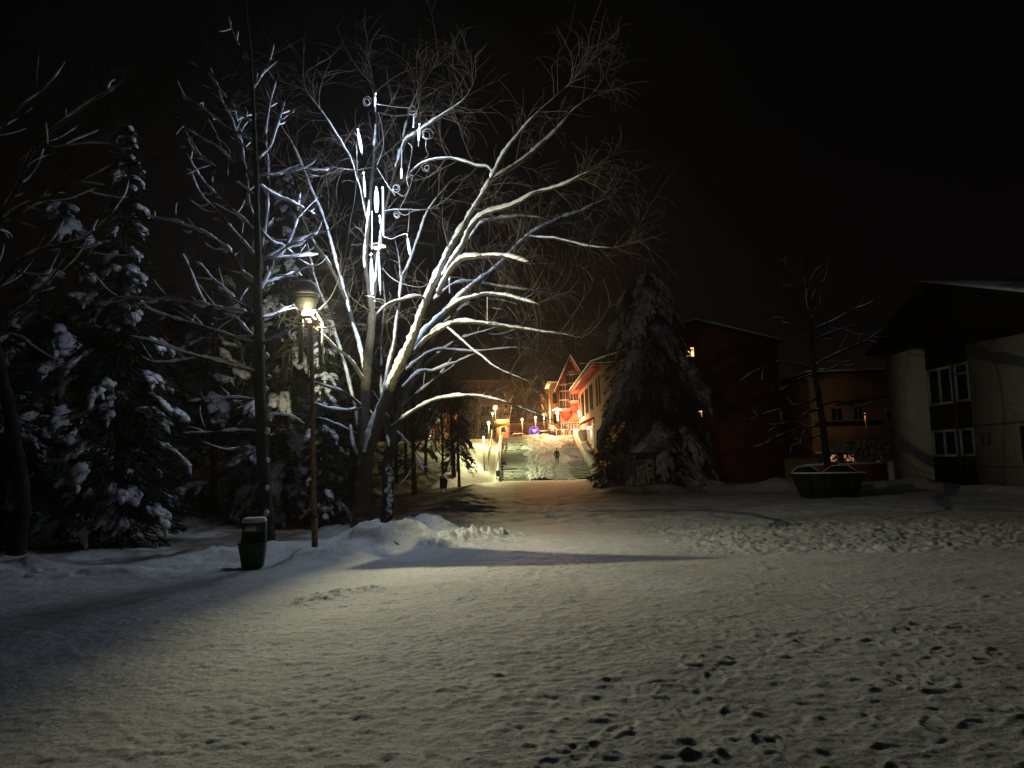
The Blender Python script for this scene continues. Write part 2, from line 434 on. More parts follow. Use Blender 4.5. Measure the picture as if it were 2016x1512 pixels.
# boot prints: straggling trails pressed into the snow
def prints():
    g = np.random.default_rng(77); out = []
    for k in range(46):
        x, y = g.uniform(-5, 10), g.uniform(4, 15); a = g.uniform(0, 6.28) if k % 3 else g.normal(1.2, .3); s = 1
        for n in range(int(g.integers(4, 16))):
            out.append((x + s * .11 * math.sin(a), y - s * .11 * math.cos(a), a + s * .12 + g.normal(0, .08))); s = -s
            x += .62 * math.cos(a) + g.normal(0, .05); y += .62 * math.sin(a) + g.normal(0, .05); a += g.normal(0, .08)
    for k in range(110):
        x = g.uniform(0, 9); out.append((x, g.uniform(4, np.interp(x, [0, 2, 6, 9], [5.5, 8, 10, 11])), g.uniform(0, 6.28)))
    return out
PR = np.zeros_like(GZ)
for fx, fy, fa in prints():
    if fy < 3.5 or fy > 19 or abs(fx) > 11: continue
    r_ = math.hypot(fx, fy - OY); t_ = math.atan2(fx, fy - OY)
    i0, i1 = np.searchsorted(rr, [r_ - .32, r_ + .32]); j0, j1 = np.searchsorted(th, [t_ - .32 / r_, t_ + .32 / r_])
    X_ = GX[i0:i1, j0:j1] - fx; Y_ = GY[i0:i1, j0:j1] - fy
    if X_.size < 9: continue
    ca, sa = math.cos(fa), math.sin(fa); U_ = (X_ * ca + Y_ * sa) / .155; W_ = (-X_ * sa + Y_ * ca) / (.056 * (1 + .18 * np.sin(2.2 * (X_ * ca + Y_ * sa) / .155 + .6)))
    d_ = np.sqrt(U_ ** 2 + W_ ** 2); dep = float(.006 + .006 * mask_near(np.array([fx]), np.array([fy]))[0])
    tread = .003 * np.sin(U_ * 16) * (d_ < .9)
    PR[i0:i1, j0:j1] += -dep * sstep(1.25, .75, d_) + dep * .75 * np.exp(-((d_ - 1.32) / .26) ** 2) * (.5 + vn(GX[i0:i1, j0:j1] * 14, GY[i0:i1, j0:j1] * 14, 3)) + tread
GZ += np.clip(PR, -.0055, .006)
V = np.stack([GX, GY, GZ], -1).reshape(-1, 3)
i, j = np.meshgrid(np.arange(NR - 1), np.arange(NA - 1), indexing='ij')
b = i * NA + j
Fq = np.stack([b, b + 1, b + NA + 1, b + NA], -1).reshape(-1, 4)
gm = mat("trodden_snow", (0.66, 0.65, 0.60), 0.62, spec=0.35)
t = gm.node_tree; bs = t.nodes["Principled BSDF"]
tc = t.nodes.new("ShaderNodeTexCoord")
def N(s, d, r=.65):
    n = t.nodes.new("ShaderNodeTexNoise"); n.inputs["Scale"].default_value = s; n.inputs["Detail"].default_value = d; n.inputs["Roughness"].default_value = r
    t.links.new(tc.outputs["Object"], n.inputs["Vector"]); return n
def RMP(n, p0, c0, p1, c1):
    r = t.nodes.new("ShaderNodeValToRGB"); r.color_ramp.elements[0].position = p0; r.color_ramp.elements[0].color = (*c0, 1)
    r.color_ramp.elements[1].position = p1; r.color_ramp.elements[1].color = (*c1, 1); t.links.new(n.outputs["Fac"], r.inputs[0]); return r
def MUL(a, b):
    m = t.nodes.new("ShaderNodeMix"); m.data_type = 'RGBA'; m.blend_type = 'MULTIPLY'; m.inputs[0].default_value = 1
    t.links.new(a, m.inputs[6]); t.links.new(b, m.inputs[7]); return m.outputs[2]
base = RMP(N(.55, 6), .35, (0.56, 0.545, 0.49), .65, (0.72, 0.71, 0.67))
grit = RMP(N(30, 4, .8), .37, (0.36, 0.31, 0.24), .45, (1, 1, 1))
grain = RMP(N(60, 3, .8), .35, (.84, .84, .84), .65, (1.06, 1.06, 1.06))
col = MUL(MUL(base.outputs[0], grit.outputs[0]), grain.outputs[0])
at = t.nodes.new("ShaderNodeAttribute"); at.attribute_name = "dirt"
dr = RMP(N(2.6, 6, .75), .35, (0.10, 0.065, 0.035), .62, (0.30, 0.23, 0.15))
mx = t.nodes.new("ShaderNodeMix"); mx.data_type = 'RGBA'
t.links.new(at.outputs["Fac"], mx.inputs[0]); t.links.new(col, mx.inputs[6]); t.links.new(dr.outputs[0], mx.inputs[7])
t.links.new(mx.outputs[2], bs.inputs["Base Color"])
bp = t.nodes.new("ShaderNodeBump"); bp.inputs["Distance"].default_value = 0.022; bp.inputs["Strength"].default_value = 1
t.links.new(N(26, 6, .75).outputs["Fac"], bp.inputs["Height"]); t.links.new(bp.outputs[0], bs.inputs["Normal"])
g = build("snow_ground", V, Fq, gm, None, True)
g.location = (0, 0, 0)
me = g.data; co = np.empty(len(V) * 3, np.float32); me.vertices.foreach_set("co", V.astype(np.float32).ravel()); me.update()
tag(g, "trodden snow covering the square, the path and the bank", kind="structure")
vx, vy = V[:, 0], V[:, 1]
n1 = fbm(vx / 1.1, vy / 2.2, 4, 81)
dirt = sstep(17, 26, vy) * sstep(90, 75, vy) * sstep(-3.8 - 2 * (n1 - .5), -2.4, vx) * sstep(9.5, 6.5, vx) * (0.25 + .75 * sstep(.36, .62, n1))
leaf = sstep(18, 22, vy) * sstep(70, 62, vy) * sstep(-12, -8, vx) * sstep(-1.6, -3.4, vx) * sstep(.42, .56, fbm(vx / .8, vy / 1.5, 4, 85)) * 1.0
rgt = sstep(30, 42, vy) * sstep(78, 74, vy) * sstep(4.5, 6.5, vx) * sstep(12, 9, vx) * sstep(.45, .55, fbm(vx / .7, vy / 1.6, 4, 87)) * .9
lft = sstep(15, 17, vy) * sstep(60, 30, vy) * sstep(-4, -5.5, vx) * sstep(.40, .55, fbm(vx / 2.2, vy / 1.1, 4, 89)) * .85
dirt = np.clip(dirt * .38 + leaf * .5 + rgt * .8 + lft, 0, 1)
a = me.attributes.new("dirt", 'FLOAT', 'POINT'); a.data.foreach_set("value", dirt.astype(np.float32))
del V, Fq, GX, GY, GZ, TH, RR

# hill far behind, hardly seen
mb = MB()
hx = np.linspace(-420, 420, 60); prof = [0 + 60 * fbm(np.array([x / 120]), np.array([1.0]), 3, 4)[0] for x in hx]
VV = []; FF = []
for k, x in enumerate(hx): VV += [(x, 420, -5), (x, 470, prof[k]), (x, 560, prof[k] * .9), (x, 640, -5)]
for k in range(len(hx) - 1):
    for l in range(3): FF.append([4 * k + l, 4 * k + 4 + l, 4 * k + 5 + l, 4 * k + 1 + l])
tag(build("hills", np.array(VV), FF, mat("wooded_hill", (0.02, 0.022, 0.02), 1.0, 0.4, .05), None, True), kind="structure", label="dark wooded hills far behind the town")

# ================================================================== STAIRS
st = thing("staircase", (STX0, STY0, 0), "wide concrete outdoor stairs buried in trodden snow, climbing to the upper square", "staircase")
stepm = mat("step_concrete", (0.17, 0.16, 0.115), 0.85, 0.45, 1.2, 0.01, 14)
run = (STY1 - STY0 - 2 * LAND) / NST; rise = STZ / NST
y = STY0; z = 0
for fl in range(3):
    prof = [(y, z - 1.2)]
    for k in range(12):
        prof += [(y, z), (y, z + rise)]; y += run; z += rise
    if fl < 2: y2 = y + LAND
    else: y2 = y + .3
    prof += [(y2, z), (y2, z - 1.2)]
    y = y2
    MB().prism([(STX0, p[0], p[1]) for p in prof], (STX1 - STX0, 0, 0)).make("flight", stepm, st)
# thin ragged snow on every tread
yy = STY0; zz = 0; VV = []; FF = []
for fl in range(3):
    for k in range(12):
        zz += rise; d = run if not (k == 11 and fl < 2) else run + LAND
        xs = np.arange(STX0 + .05, STX1, .12)
        w = vn(xs * .55, xs * 0 + fl * 30 + k * 1.3, 3) * .65 + vn(xs * 3, xs * 0 + k, 5) * .5
        lft_ = np.where(xs < 2.0, .50, .95)
        dens = np.where(xs < 1.8, .36 + .30 * vn(xs * 0, xs * 0 + fl * 5 + k * .35, 7), np.where(xs > 6.8, .55, .85))
        for q in range(len(xs) - 1):
            c = dens[q] * (0.55 + .9 * w[q])
            if c < .42: continue
            f0 = yy + .004; f1 = yy + d * min(1, c)
            b0 = len(VV); h = .03 + .05 * w[q]; f0 -= .03
            VV += [(xs[q], f0, zz - .02), (xs[q + 1], f0, zz - .02), (xs[q + 1], f0 + .02, zz + h), (xs[q], f0 + .02, zz + h),
                   (xs[q + 1], f1, zz + h * .8), (xs[q], f1, zz + h * .8)]
            FF += [[b0, b0 + 1, b0 + 2, b0 + 3], [b0 + 3, b0 + 2, b0 + 4, b0 + 5]]
        yy += d
o = build("tread_snow", np.array(VV), FF, M['snow'], st, False)
# thick trodden slide down the middle
xs = np.arange(0.2, 7.6, .09); ys = np.arange(STY0 - 1.0, STY1 + .5, .09)
XX, YY = np.meshgrid(xs, ys)
zs = stair_z(YY); zs = (np.roll(zs, 3, 0) + zs + np.roll(zs, -3, 0) + np.roll(zs, 5, 0) + np.roll(zs, -5, 0)) / 5
zs[:6] = 0; zs[-6:] = STZ
tt = (YY - STY0) / (STY1 - STY0)
flt = (tt * 3) % 1
le = 1.75 - .45 * (1 - flt) + 1.1 * (vn(YY * 1.7, YY * 0, 3) - .5) + .5 * (vn(YY * 5, YY * 0, 4) - .5)
re = 4.6 + .8 * tt + 1.6 * (vn(YY * .8, YY * 0, 5) - .5)
re2 = 6.9 + 1.0 * (vn(YY * .6, YY * 0, 6) - .5)
hh = .20 * sstep(0, .5, XX - le) * sstep(0, 1.2, re - XX) + .13 * sstep(0, .4, XX - le) * sstep(0, .9, re2 - XX)
hh = hh * (1 + .2 * (tt > .98))
lm = fbm(XX / .26, YY / .42, 3, 7)
hh = hh - .075 + .46 * (lm - .47) * sstep(0, .4, XX - le) * (0.35 + .65 * sstep(0, 1.5, re - XX))
ZZ = zs + hh
V = np.stack([XX, YY, ZZ], -1).reshape(-1, 3); n = len(xs)
i, j = np.meshgrid(np.arange(len(ys) - 1), np.arange(n - 1), indexing='ij'); b = i * n + j
build("snow_slide", V, np.stack([b, b + 1, b + n + 1, b + n], -1).reshape(-1, 4), M['snow'], st, True)
# sloping side walls with snow caps
for x0, x1, nm in ((STX0 - .45, STX0 - .05, "left"), (STX1 + .03, STX1 + .9, "right")):
    h = .35 if nm == "left" else .9
    mb = MB().prism([(x0, STY0 - .6, -.3), (x0, STY0 - .6, h), (x0, STY1, STZ + h), (x0, STY1, STZ - 1.5), (x0, STY0 + 3, -.3)], (x1 - x0, 0, 0))
    w = mb.make("side_wall", M['plaster_pale'] if nm == "right" else M['concrete'], st)
    MB().prism([(x0 - .02, STY0 - .6, h), (x0 - .02, STY0 - .6, h + .08), (x0 - .02, STY1, STZ + h + .10), (x0 - .02, STY1, STZ + h)], (x1 - x0 + .04, 0, 0)).make("wall_snow", M['snow'], w)
# narrow service steps beside the left wall
mb = MB(); ms = MB()
for k in range(54):
    y = STY0 - .3 + k * (24.2 / 54); z = k * STZ / 54
    mb.b2(-2.85, -2.0, y, y + .46, z - .35, z + .03)
    ms.b2(-2.83, -2.02, y + .02, y + .25, z + .032, z + .07)
nr = mb.make("narrow_steps", mat("dark_steps", (.10, .09, .07), .9, .3), st); ms.make("step_snow", M['snow'], nr)

def railing(x, label, hgt=1.0, n=17):
    r = thing("railing", (x, STY0, 0), label, "railing", "railings beside the stairs")
    tb = MB()
    s = lambda t: (x, STY0 - .2 + t * 24.2, t * STZ + .30)
    for zo in (hgt, hgt * .55):
        a, b_ = s(0), s(1); tb.cyl((a[0], a[1], a[2] + zo), (b_[0], b_[1], b_[2] + zo), .045, k=8)
    tb.make("handrail", M['white'], r)
    for k in range(n):
        p = s(k / (n - 1)); MB().cyl((p[0], p[1], p[2] - .1), (p[0], p[1], p[2] + hgt), .04, k=8).make("post", M['white'], r)
    sn = MB(); a, b_ = s(0), s(1); sn.cyl((a[0], a[1], a[2] + hgt + .06), (b_[0], b_[1], b_[2] + hgt + .06), .06, k=8).make("snow", M['snow'], r)
railing(STX0 - .25, "white handrail with snow along the left edge of the wide stairs")
railing(-2.95, "snowy handrail on the bank side of the narrow service steps", .8, 13)

# ================================================================== BUILDINGS ROUND THE SQUARE
def windows(parent, rects, plane, axis, frame_m, glass_m, t=.09, mull=1, depth=.06):
    """rects of (a0,a1,z0,z1) on the plane; axis 'x' = wall facing -X, 'y' = wall facing -Y"""
    for a0, a1, z0, z1 in rects:
        f = MB(); gl = MB()
        def bx(m, p0, p1, q0, q1, d0, d1):
            if axis == 'x': m.b2(plane - d1, plane - d0, p0, p1, q0, q1)
            else: m.b2(p0, p1, plane - d1, plane - d0, q0, q1)
        bx(f, a0, a0 + t, z0, z1, .003, depth); bx(f, a1 - t, a1, z0, z1, .003, depth)
        bx(f, a0 + t, a1 - t, z0, z0 + t, .003, depth); bx(f, a0 + t, a1 - t, z1 - t, z1, .003, depth)
        for m_ in range(mull):
            c = a0 + (a1 - a0) * (m_ + 1) / (mull + 1); bx(f, c - t / 2, c + t / 2, z0 + t, z1 - t, .004, depth - .004)
        w = f.make("window", frame_m, parent)
        bx(gl, a0 + t, a1 - t, z0 + t, z1 - t, .002, .02); gl.make("pane", glass_m, w)

warm = emat("lit_window", (1.0, .55, .22), 2.2)
warm_dim = emat("lit_window_dim", (1.0, .42, .22), .55)
pink_win = emat("lit_shop", (1.0, .62, .45), .8)

# long house beside the stairs, its front faces the stairs
X2 = 9.3
h2 = thing("long_house", (X2, 96, 0), "long pale house with tall narrow windows and red eaves along the stairs", "building")
MB().b2(X2, 20, 79, 109, -1, 12.4).make("wall", M['plaster_orange'], h2)
rects = []
for y0 in (88.6, 94.2, 99.8):
    rects += [(y0, y0 + 1.15, 7.8, 10.9), (y0 + 2.1, y0 + 3.25, 7.8, 10.9)]
rects += [(105.2, 106.2, 7.8, 10.6), (83.4, 84.5, 7.8, 10.9), (80.8, 81.9, 7.8, 10.9)]
windows(h2, rects, X2, 'x', M['darkwood'], M['glass'], .10, 0, .08)
MB().prism([(8.1, 78, 11.75), (8.1, 78, 11.95), (20, 78, 15.6), (20, 78, 15.4)], (0, 32, 0)).make("roof", M['darkwood'], h2)
MB().prism([(8.08, 78, 11.96), (8.08, 78, 12.12), (20, 78, 15.77), (20, 78, 15.61)], (0, 32, 0)).make("roof_snow", M['snow'], h2)
MB().prism([(8.15, 78.2, 11.74), (9.29, 78.2, 12.10), (9.29, 78.2, 11.98), (8.15, 78.2, 11.62)], (0, 31.6, 0)).make("soffit", M['soffit'], h2)
for y0 in np.arange(79.5, 108, 1.2): MB().b2(8.3, 9.28, y0, y0 + .14, 11.42, 11.60).make("rafter", M['soffit'], h2)
aw = MB().prism([(X2 - .003, 88, 6.9), (X2 - 1.3, 88, 6.35), (X2 - 1.3, 88, 6.2), (X2 - .003, 88, 6.7)], (0, 8, 0)).make("awning", M['soffit'], h2)
MB().prism([(X2 - .1, 88, 6.93), (X2 - 1.3, 88, 6.44), (X2 - 1.3, 88, 6.37), (X2 - .1, 88, 6.86)], (0, 8, 0)).make("awning_snow", M['snow'], aw)
windows(h2, [(88.2, 90.6, 3.4, 6.0), (91.0, 93.4, 4.0, 6.1), (93.8, 96.2, 4.4, 6.1)], X2, 'x', M['white'], pink_win, .14, 1, .12)
windows(h2, [(80.5, 82.6, 3.0, 5.2), (80.5, 82.2, .9, 2.5)], X2, 'x', M['soffit'], warm_dim, .14, 1, .12)
bal = MB().b2(X2 - 1.0, X2 - .003, 88, 97, 3.0, 3.2).make("balcony_floor", M['plaster_pale'], h2)
mb = MB()
for y0 in np.arange(88.1, 97, .45): mb.b2(X2 - .98, X2 - .92, y0, y0 + .06, 3.2, 4.1)
mb.b2(X2 - 1.0, X2 - .90, 88, 97, 4.1, 4.2).make("balustrade", M['white'], h2)
windows(h2, [(84.5, 86.8, .6, 2.7)], X2, 'x', M['soffit'], warm_dim, .16, 2, .12)
MB().b2(8.45, 9.2, 97.5, 105.9, 3.2, 5.9).make("terrace_block", M['plaster_pale'], h2)

# tall gabled house
h1 = thing("gabled_house", (8.2, 113, STZ), "tall house with steep red-lined gable roof and round bay at the head of the stairs", "building")
MB().prism([(6.9, 112.4, STZ - .5), (10.9, 112.4, STZ - .5), (10.9, 112.4, 13.4), (8.6, 112.4, 16.4), (6.9, 112.4, 13.4)], (0, 12, 0)).make("wall", M['plaster_orange'], h1)
pk = (8.55, 17.3); le_ = (6.15, 12.2); re_ = (10.6, 13.6)
for (a, b_) in ((pk, le_), (pk, re_)):
    MB().prism([(a[0], 110.6, a[1]), (b_[0], 110.6, b_[1]), (b_[0], 110.6, b_[1] - .22), (a[0], 110.6, a[1] - .26)], (0, 14, 0)).make("roof", M['darkwood'], h1)
    MB().prism([(a[0], 110.55, a[1] + .004), (b_[0], 110.55, b_[1] + .004), (b_[0], 110.55, b_[1] + .2), (a[0], 110.55, a[1] + .22)], (0, 14, 0)).make("roof_snow", M['snow'], h1)
    s = 1 if b_ is re_ else -1
    MB().prism([(a[0] + s * .05, 110.7, a[1] - .34), (b_[0] - s * .05, 110.7, b_[1] - .26), (b_[0] - s * .05, 110.7, b_[1] - .38), (a[0] + s * .05, 110.7, a[1] - .5)], (0, 1.68, 0)).make("soffit", M['soffit'], h1)
mb = MB(); bz0, bz1 = 10.3, 15.0
bc = (9.0, 112.0)
bay = MB().lathe((bc[0], bc[1], 0), [(.95, bz0), (.95, bz1), (.2, bz1 + .5)], 20).make("bay", M['plaster_orange'], h1)
MB().lathe((bc[0], bc[1], 0), [(.3, 9.0), (.9, 9.7), (1.0, bz0 - .01)], 20).make("bay_base", M['soffit'], h1)
mb = MB(); mg = MB()
for k in range(7):
    w = math.radians(-165 + k * 25); c, s_ = math.cos(w), math.sin(w)
    mg.box((bc[0] + .98 * c, bc[1] + .98 * s_, 12.7), (.10, .30, 4.1), w)
    for z0 in (10.7, 12.0, 13.3, 14.6): mb.box((bc[0] + 1.04 * c, bc[1] + 1.04 * s_, z0), (.06, .38, .12), w)
mg.make("bay_glass", M['glass'], bay); mb.make("bay_bars", M['white'], bay)
b2_ = (7.75, 112.1)
bay2 = MB().lathe((b2_[0], b2_[1], 0), [(.8, 9.2), (.8, 13.3), (.2, 13.7)], 18).make("bay", M['plaster_orange'], h1)
MB().lathe((b2_[0], b2_[1], 0), [(.2, 7.9), (.8, 8.7), (.86, 9.19)], 18).make("bay_base", M['soffit'], h1)
mb = MB(); mg = MB()
for k in range(6):
    w = math.radians(-155 + k * 25); c, s_ = math.cos(w), math.sin(w)
    mg.box((b2_[0] + .83 * c, b2_[1] + .83 * s_, 11.3), (.10, .24, 3.6), w)
    for z0 in (9.6, 10.9, 12.2, 13.1): mb.box((b2_[0] + .89 * c, b2_[1] + .89 * s_, z0), (.06, .32, .12), w)
mg.make("bay_glass", M['glass'], bay2); mb.make("bay_bars", M['white'], bay2)
windows(h1, [(7.0, 7.8, STZ + .2, STZ + 2.3), (8.0, 8.9, STZ + .2, STZ + 2.3), (9.3, 10.1, STZ + .2, STZ + 2.3)], 112.4, 'y', M['white'], warm_dim, .12, 1, .12)
# flat-roofed wing to its left
h3 = thing("brown_house", (6.2, 113.5, STZ), "narrow brown flat-roofed house left of the gabled house", "building")
MB().b2(5.75, 6.89, 113, 122, STZ - .5, 13.6).make("wall", mat("brown_plaster", (.34, .20, .14), .9, .25, .8), h3)
MB().b2(5.2, 7.0, 112.6, 122.2, 13.6, 13.85).make("roof", M['white'], h3)
windows(h3, [(5.95, 6.6, 10.6, 12.1), (5.95, 6.6, 7.6, 9.0)], 113, 'y', M['darkwood'], M['glass'], .1, 0, .08)

# apartment block left behind
ap = thing("apartment_block", (-2, 152, STZ), "pale flat-roofed apartment block with dark loggias behind the lamps", "building")
MB().b2(-14, 1.7, 150, 162, STZ - .5, 17.9).make("wall", M['plaster_orange'], ap)
MB().b2(-14.3, 2.0, 149.6, 162.3, 17.9, 18.2).make("roof", M['plaster_pale'], ap)
MB().b2(-14.2, 1.9, 149.7, 162.2, 18.2, 18.45).make("roof_snow", M['snow'], ap)
rects = []
for z0 in (8.2, 11.4, 14.6):
    for x0 in (-1.9, -6.2, -10.5): rects.append((x0, x0 + 3.0, z0, z0 + 1.9))
windows(ap, rects, 150, 'y', M['darkwood'], M['glass'], .12, 2, .10)
mb = MB()
for z0 in (10.5, 13.7): mb.b2(-13.9, 1.2, 149.3, 149.99, z0, z0 + .55)
mb.make("balcony_rail", M['plaster_pale'], ap)

# low shops at the back of the square
sh = thing("shop_row", (4, 135, STZ), "low row of orange-lit shops at the back of the upper square", "building")
MB().b2(-2.0, 9.5, 135, 141, STZ - .5, 8.6).make("wall", M['plaster_orange'], sh)
MB().b2(-2.2, 9.7, 134.4, 141.2, 8.6, 8.8).make("roof", M['white'], sh)
MB().b2(-2.15, 9.65, 134.45, 141.1, 8.8, 9.02).make("roof_snow", M['snow'], sh)
windows(sh, [(-1.4, 1.0, STZ + .4, STZ + 2.2), (1.6, 3.2, STZ + .4, STZ + 2.2), (3.6, 5.2, STZ + .4, STZ + 2.2), (5.6, 7.6, STZ + .4, STZ + 2.2)], 135, 'y', M['white'], M['glass'], .14, 2, .12)
# small booth by the head of the stairs
bo = thing("booth", (-1.6, 112, STZ), "small booth with a lit yellow fascia left of the stair head", "building")
MB().b2(-2.5, -.7, 111.5, 114, STZ - .3, 7.6).make("wall", M['plaster_orange'], bo)
MB().b2(-2.7, -.5, 111.2, 114.2, 7.6, 8.1).make("fascia", mat("yellow_paint", (.7, .6, .2), .6, .2, 4), bo)
MB().b2(-2.65, -.55, 111.25, 114.1, 8.1, 8.3).make("roof_snow", M['snow'], bo)
windows(bo, [(-1.9, -1.0, STZ + .9, STZ + 1.9)], 111.5, 'y', M['white'], M['glass'], .1, 0, .1)
# lit house glimpsed through the trees on the left
lh = thing("distant_house", (-12.2, 128, STZ), "pale house glimpsed through the trees left of the stairs, its windows lit", "building")
MB().b2(-14.2, -9.6, 126, 134, STZ - .5, 10.2).make("wall", M['plaster_orange'], lh)
MB().b2(-14.5, -9.3, 125.7, 134.3, 10.2, 10.5).make("roof_snow", M['snow'], lh)
windows(lh, [(-13.8, -12.6, 6.4, 8.0), (-12.0, -10.8, 6.4, 8.0)], 126, 'y', M['white'], warm_dim, .1, 1, .1)

# ---- right-hand side
rb = thing("red_house", (14.8, 56, 0), "dark red house with lit windows behind the big snowy spruce", "building")
MB().prism([(9.9, 55, -.5), (19.2, 55, -.5), (19.2, 55, 9.9), (13.3, 55, 11.5), (9.9, 55, 10.5)], (0, 6, 0)).make("wall", M['red_wall'], rb)
MB().prism([(9.7, 54.6, 10.45), (13.3, 54.6, 11.52), (19.5, 54.6, 9.85), (19.5, 54.6, 10.02), (13.3, 54.6, 11.70), (9.7, 54.6, 10.62)], (0, 6.6, 0)).make("roof", M['darkwood'], rb)
MB().prism([(9.7, 54.5, 10.63), (13.3, 54.5, 11.71), (19.5, 54.5, 10.03), (19.5, 54.5, 10.13), (13.3, 54.5, 11.83), (9.7, 54.5, 10.75)], (0, 6.7, 0)).make("roof_snow", M['snow'], rb)
windows(rb, [(12.55, 13.25, 9.0, 9.8), (12.9, 13.6, 4.4, 5.2), (12.95, 13.5, .2, 1.6), (10.6, 11.4, 4.6, 5.6)], 55, 'y', M['darkwood'], warm, .07, 1, .06)

# yellow house on the far right; long front faces -X
XR = 20.3
yh = thing("yellow_house", (XR + 4, 34, 0), "two-storey ochre house with dark wooden gable and tall window bay at the right edge", "building")
MB().b2(XR, XR + 10, 38.4, 41.4, -.5, 7.0).make("wall", M['plaster'], yh)
MB().b2(XR + .5, XR + 10, 33.6, 38.4, -.5, 7.2).make("bay_panel", M['darkwood'], yh)
MB().b2(XR - .25, XR + 10, 24.0, 33.6, -.5, 6.4).make("wall", M['plaster'], yh)
windows(yh, [(33.75, 35.85, 3.95, 5.75), (36.1, 38.2, 3.95, 5.75), (33.75, 35.85, 1.45, 2.75), (36.1, 38.2, 1.45, 2.75)], XR + .5, 'x', M['frame'], M['glass'], .12, 1, .10)
mb = MB().b2(XR + .38, XR + .498, 35.9, 36.03, -.3, 7.1)
mb.make("mullion", M['darkmetal'], yh)
MB().b2(XR + .385, XR + .46, 33.87, 35.73, 5.2, 5.3).make("transom", M['frame'], yh)
mb = MB(); xw = XR - .25
mb.b2(xw - .04, xw - .002, 24, 33.5, 2.72, 2.80); mb.b2(xw - .03, xw - .002, 24, 33.5, .98, 1.02); mb.b2(xw - .03, xw - .002, 33.05, 33.09, 1.02, 2.72)
mb.make("string_course", mat("dark_trim", (.20, .17, .11), .9), yh)
MB().b2(xw - .12, xw - .004, 32.5, 32.95, 1.9, 2.4).make("meter_box", mat("meter_red", (.16, .08, .05), .7), yh)
windows(yh, [(28.4, 30.4, 1.15, 2.6)], xw, 'x', M['darkwood'], M['glass'], .10, 2, .08)
# gable
yA, yP, yB = 41.9, 36.0, 25.0
zP = 9.45; zA = zP - (yA - yP) * .40; zB = zP - (yP - yB) * .30
MB().prism([(XR - .4, yA, zA), (XR - .4, yP, zP), (XR - .4, yB, zB), (XR - .4, yB, 6.0), (XR - .4, 33.6, 6.35), (XR - .4, 34.0, 7.0), (XR - .4, 41.5, 6.9)], (.8, 0, 0)).make("gable", M['darkwood'], yh)
MB().prism([(XR - .7, yA + .3, zA - .02), (XR - .7, yP, zP + .10), (XR - .7, yB, zB + .10), (XR - .7, yB, zB + .32), (XR - .7, yP, zP + .34), (XR - .7, yA + .3, zA + .16)], (13, 0, 0)).make("roof", M['darkwood'], yh)
MB().prism([(XR - .75, yP, zP + .345), (XR - .75, yB, zB + .325), (XR - .75, yB, zB + .45), (XR - .75, yP, zP + .43)], (13, 0, 0)).make("roof_snow", M['snow'], yh)

# low wall with snow, and its end post
wl = thing("low_wall", (18.8, 43, 0), "low dark wall capped with snow between the skip and the yellow house", "wall")
MB().b2(16.2, 20.6, 42.8, 43.1, -.3, 1.15).make("panel", M['red_wall'], wl)
mb = MB().b2(16.1, 20.65, 42.75, 43.15, 1.152, 1.24)
for x in (17.2, 18.9, 20.2): mb.lathe((x, 42.95, 1.23), [(.18, 0), (.12, .08), (.02, .12)], 10)
mb.make("snow", M['snow'], wl)
MB().b2(20.15, 20.5, 41.6, 41.9, -.2, 1.25).make("post", M['plaster_pale'], wl)

oh = thing("orange_house", (34, 76, 1.5), "dim orange-lit house with a balcony behind the bare tree on the right", "building")
MB().b2(29.5, 40, 76, 84, -.5, 9.8).make("wall", M['plaster_orange'], oh)
MB().b2(29.2, 40.3, 75.4, 84.3, 9.8, 10.0).make("roof", M['darkwood'], oh)
MB().b2(29.2, 40.3, 75.4, 84.3, 10.0, 10.15).make("roof_snow", M['snow'], oh)
MB().prism([(32.0, 75.0, 6.6), (40, 75.0, 7.6), (40, 75.0, 7.8), (32.0, 75.0, 6.8)], (0, .95, 0)).make("awning", M['darkwood'], oh)
MB().b2(29.8, 36.0, 74.8, 75.98, 4.6, 5.0).make("balcony", M['darkwood'], oh)
windows(oh, [(33.6, 34.6, 5.1, 6.5), (36.8, 38.8, 4.6, 6.2), (31.4, 32.6, 5.1, 6.4)], 76, 'y', M['white'], M['glass'], .1, 1, .08)
bo2 = thing("sales_booth", (25.2, 61, 0), "tiny lit booth glimpsed over the low wall", "booth")
MB().b2(24.4, 26.4, 60, 62, .2, 1.9).make("wall", M['darkwood'], bo2)
MB().b2(24.3, 26.5, 59.8, 62.1, 1.9, 2.05).make("roof_snow", M['snow'], bo2)
MB().b2(24.5, 25.0, 59.93, 59.99, 1.25, 1.75).make("window", warm_dim, bo2)
MB().b2(25.6, 26.3, 59.93, 59.99, 1.25, 1.75).make("window", warm_dim, bo2)
# ================================================================== LAMPS
def point(name, loc, power, col, r=.05, parent=None):
    l = bpy.data.lights.new(name, 'POINT'); l.energy = power; l.color = col; l.shadow_soft_size = r
    o = bpy.data.objects.new(name, l); COL.objects.link(o)
    if parent is not None:
        o.parent = parent; o.location = Vector([float(c) for c in loc]) - parent_loc(parent)
    else: o.location = [float(c) for c in loc]
    return o

def light_col(o):  # lamps' lights are parts of their thing
    return o

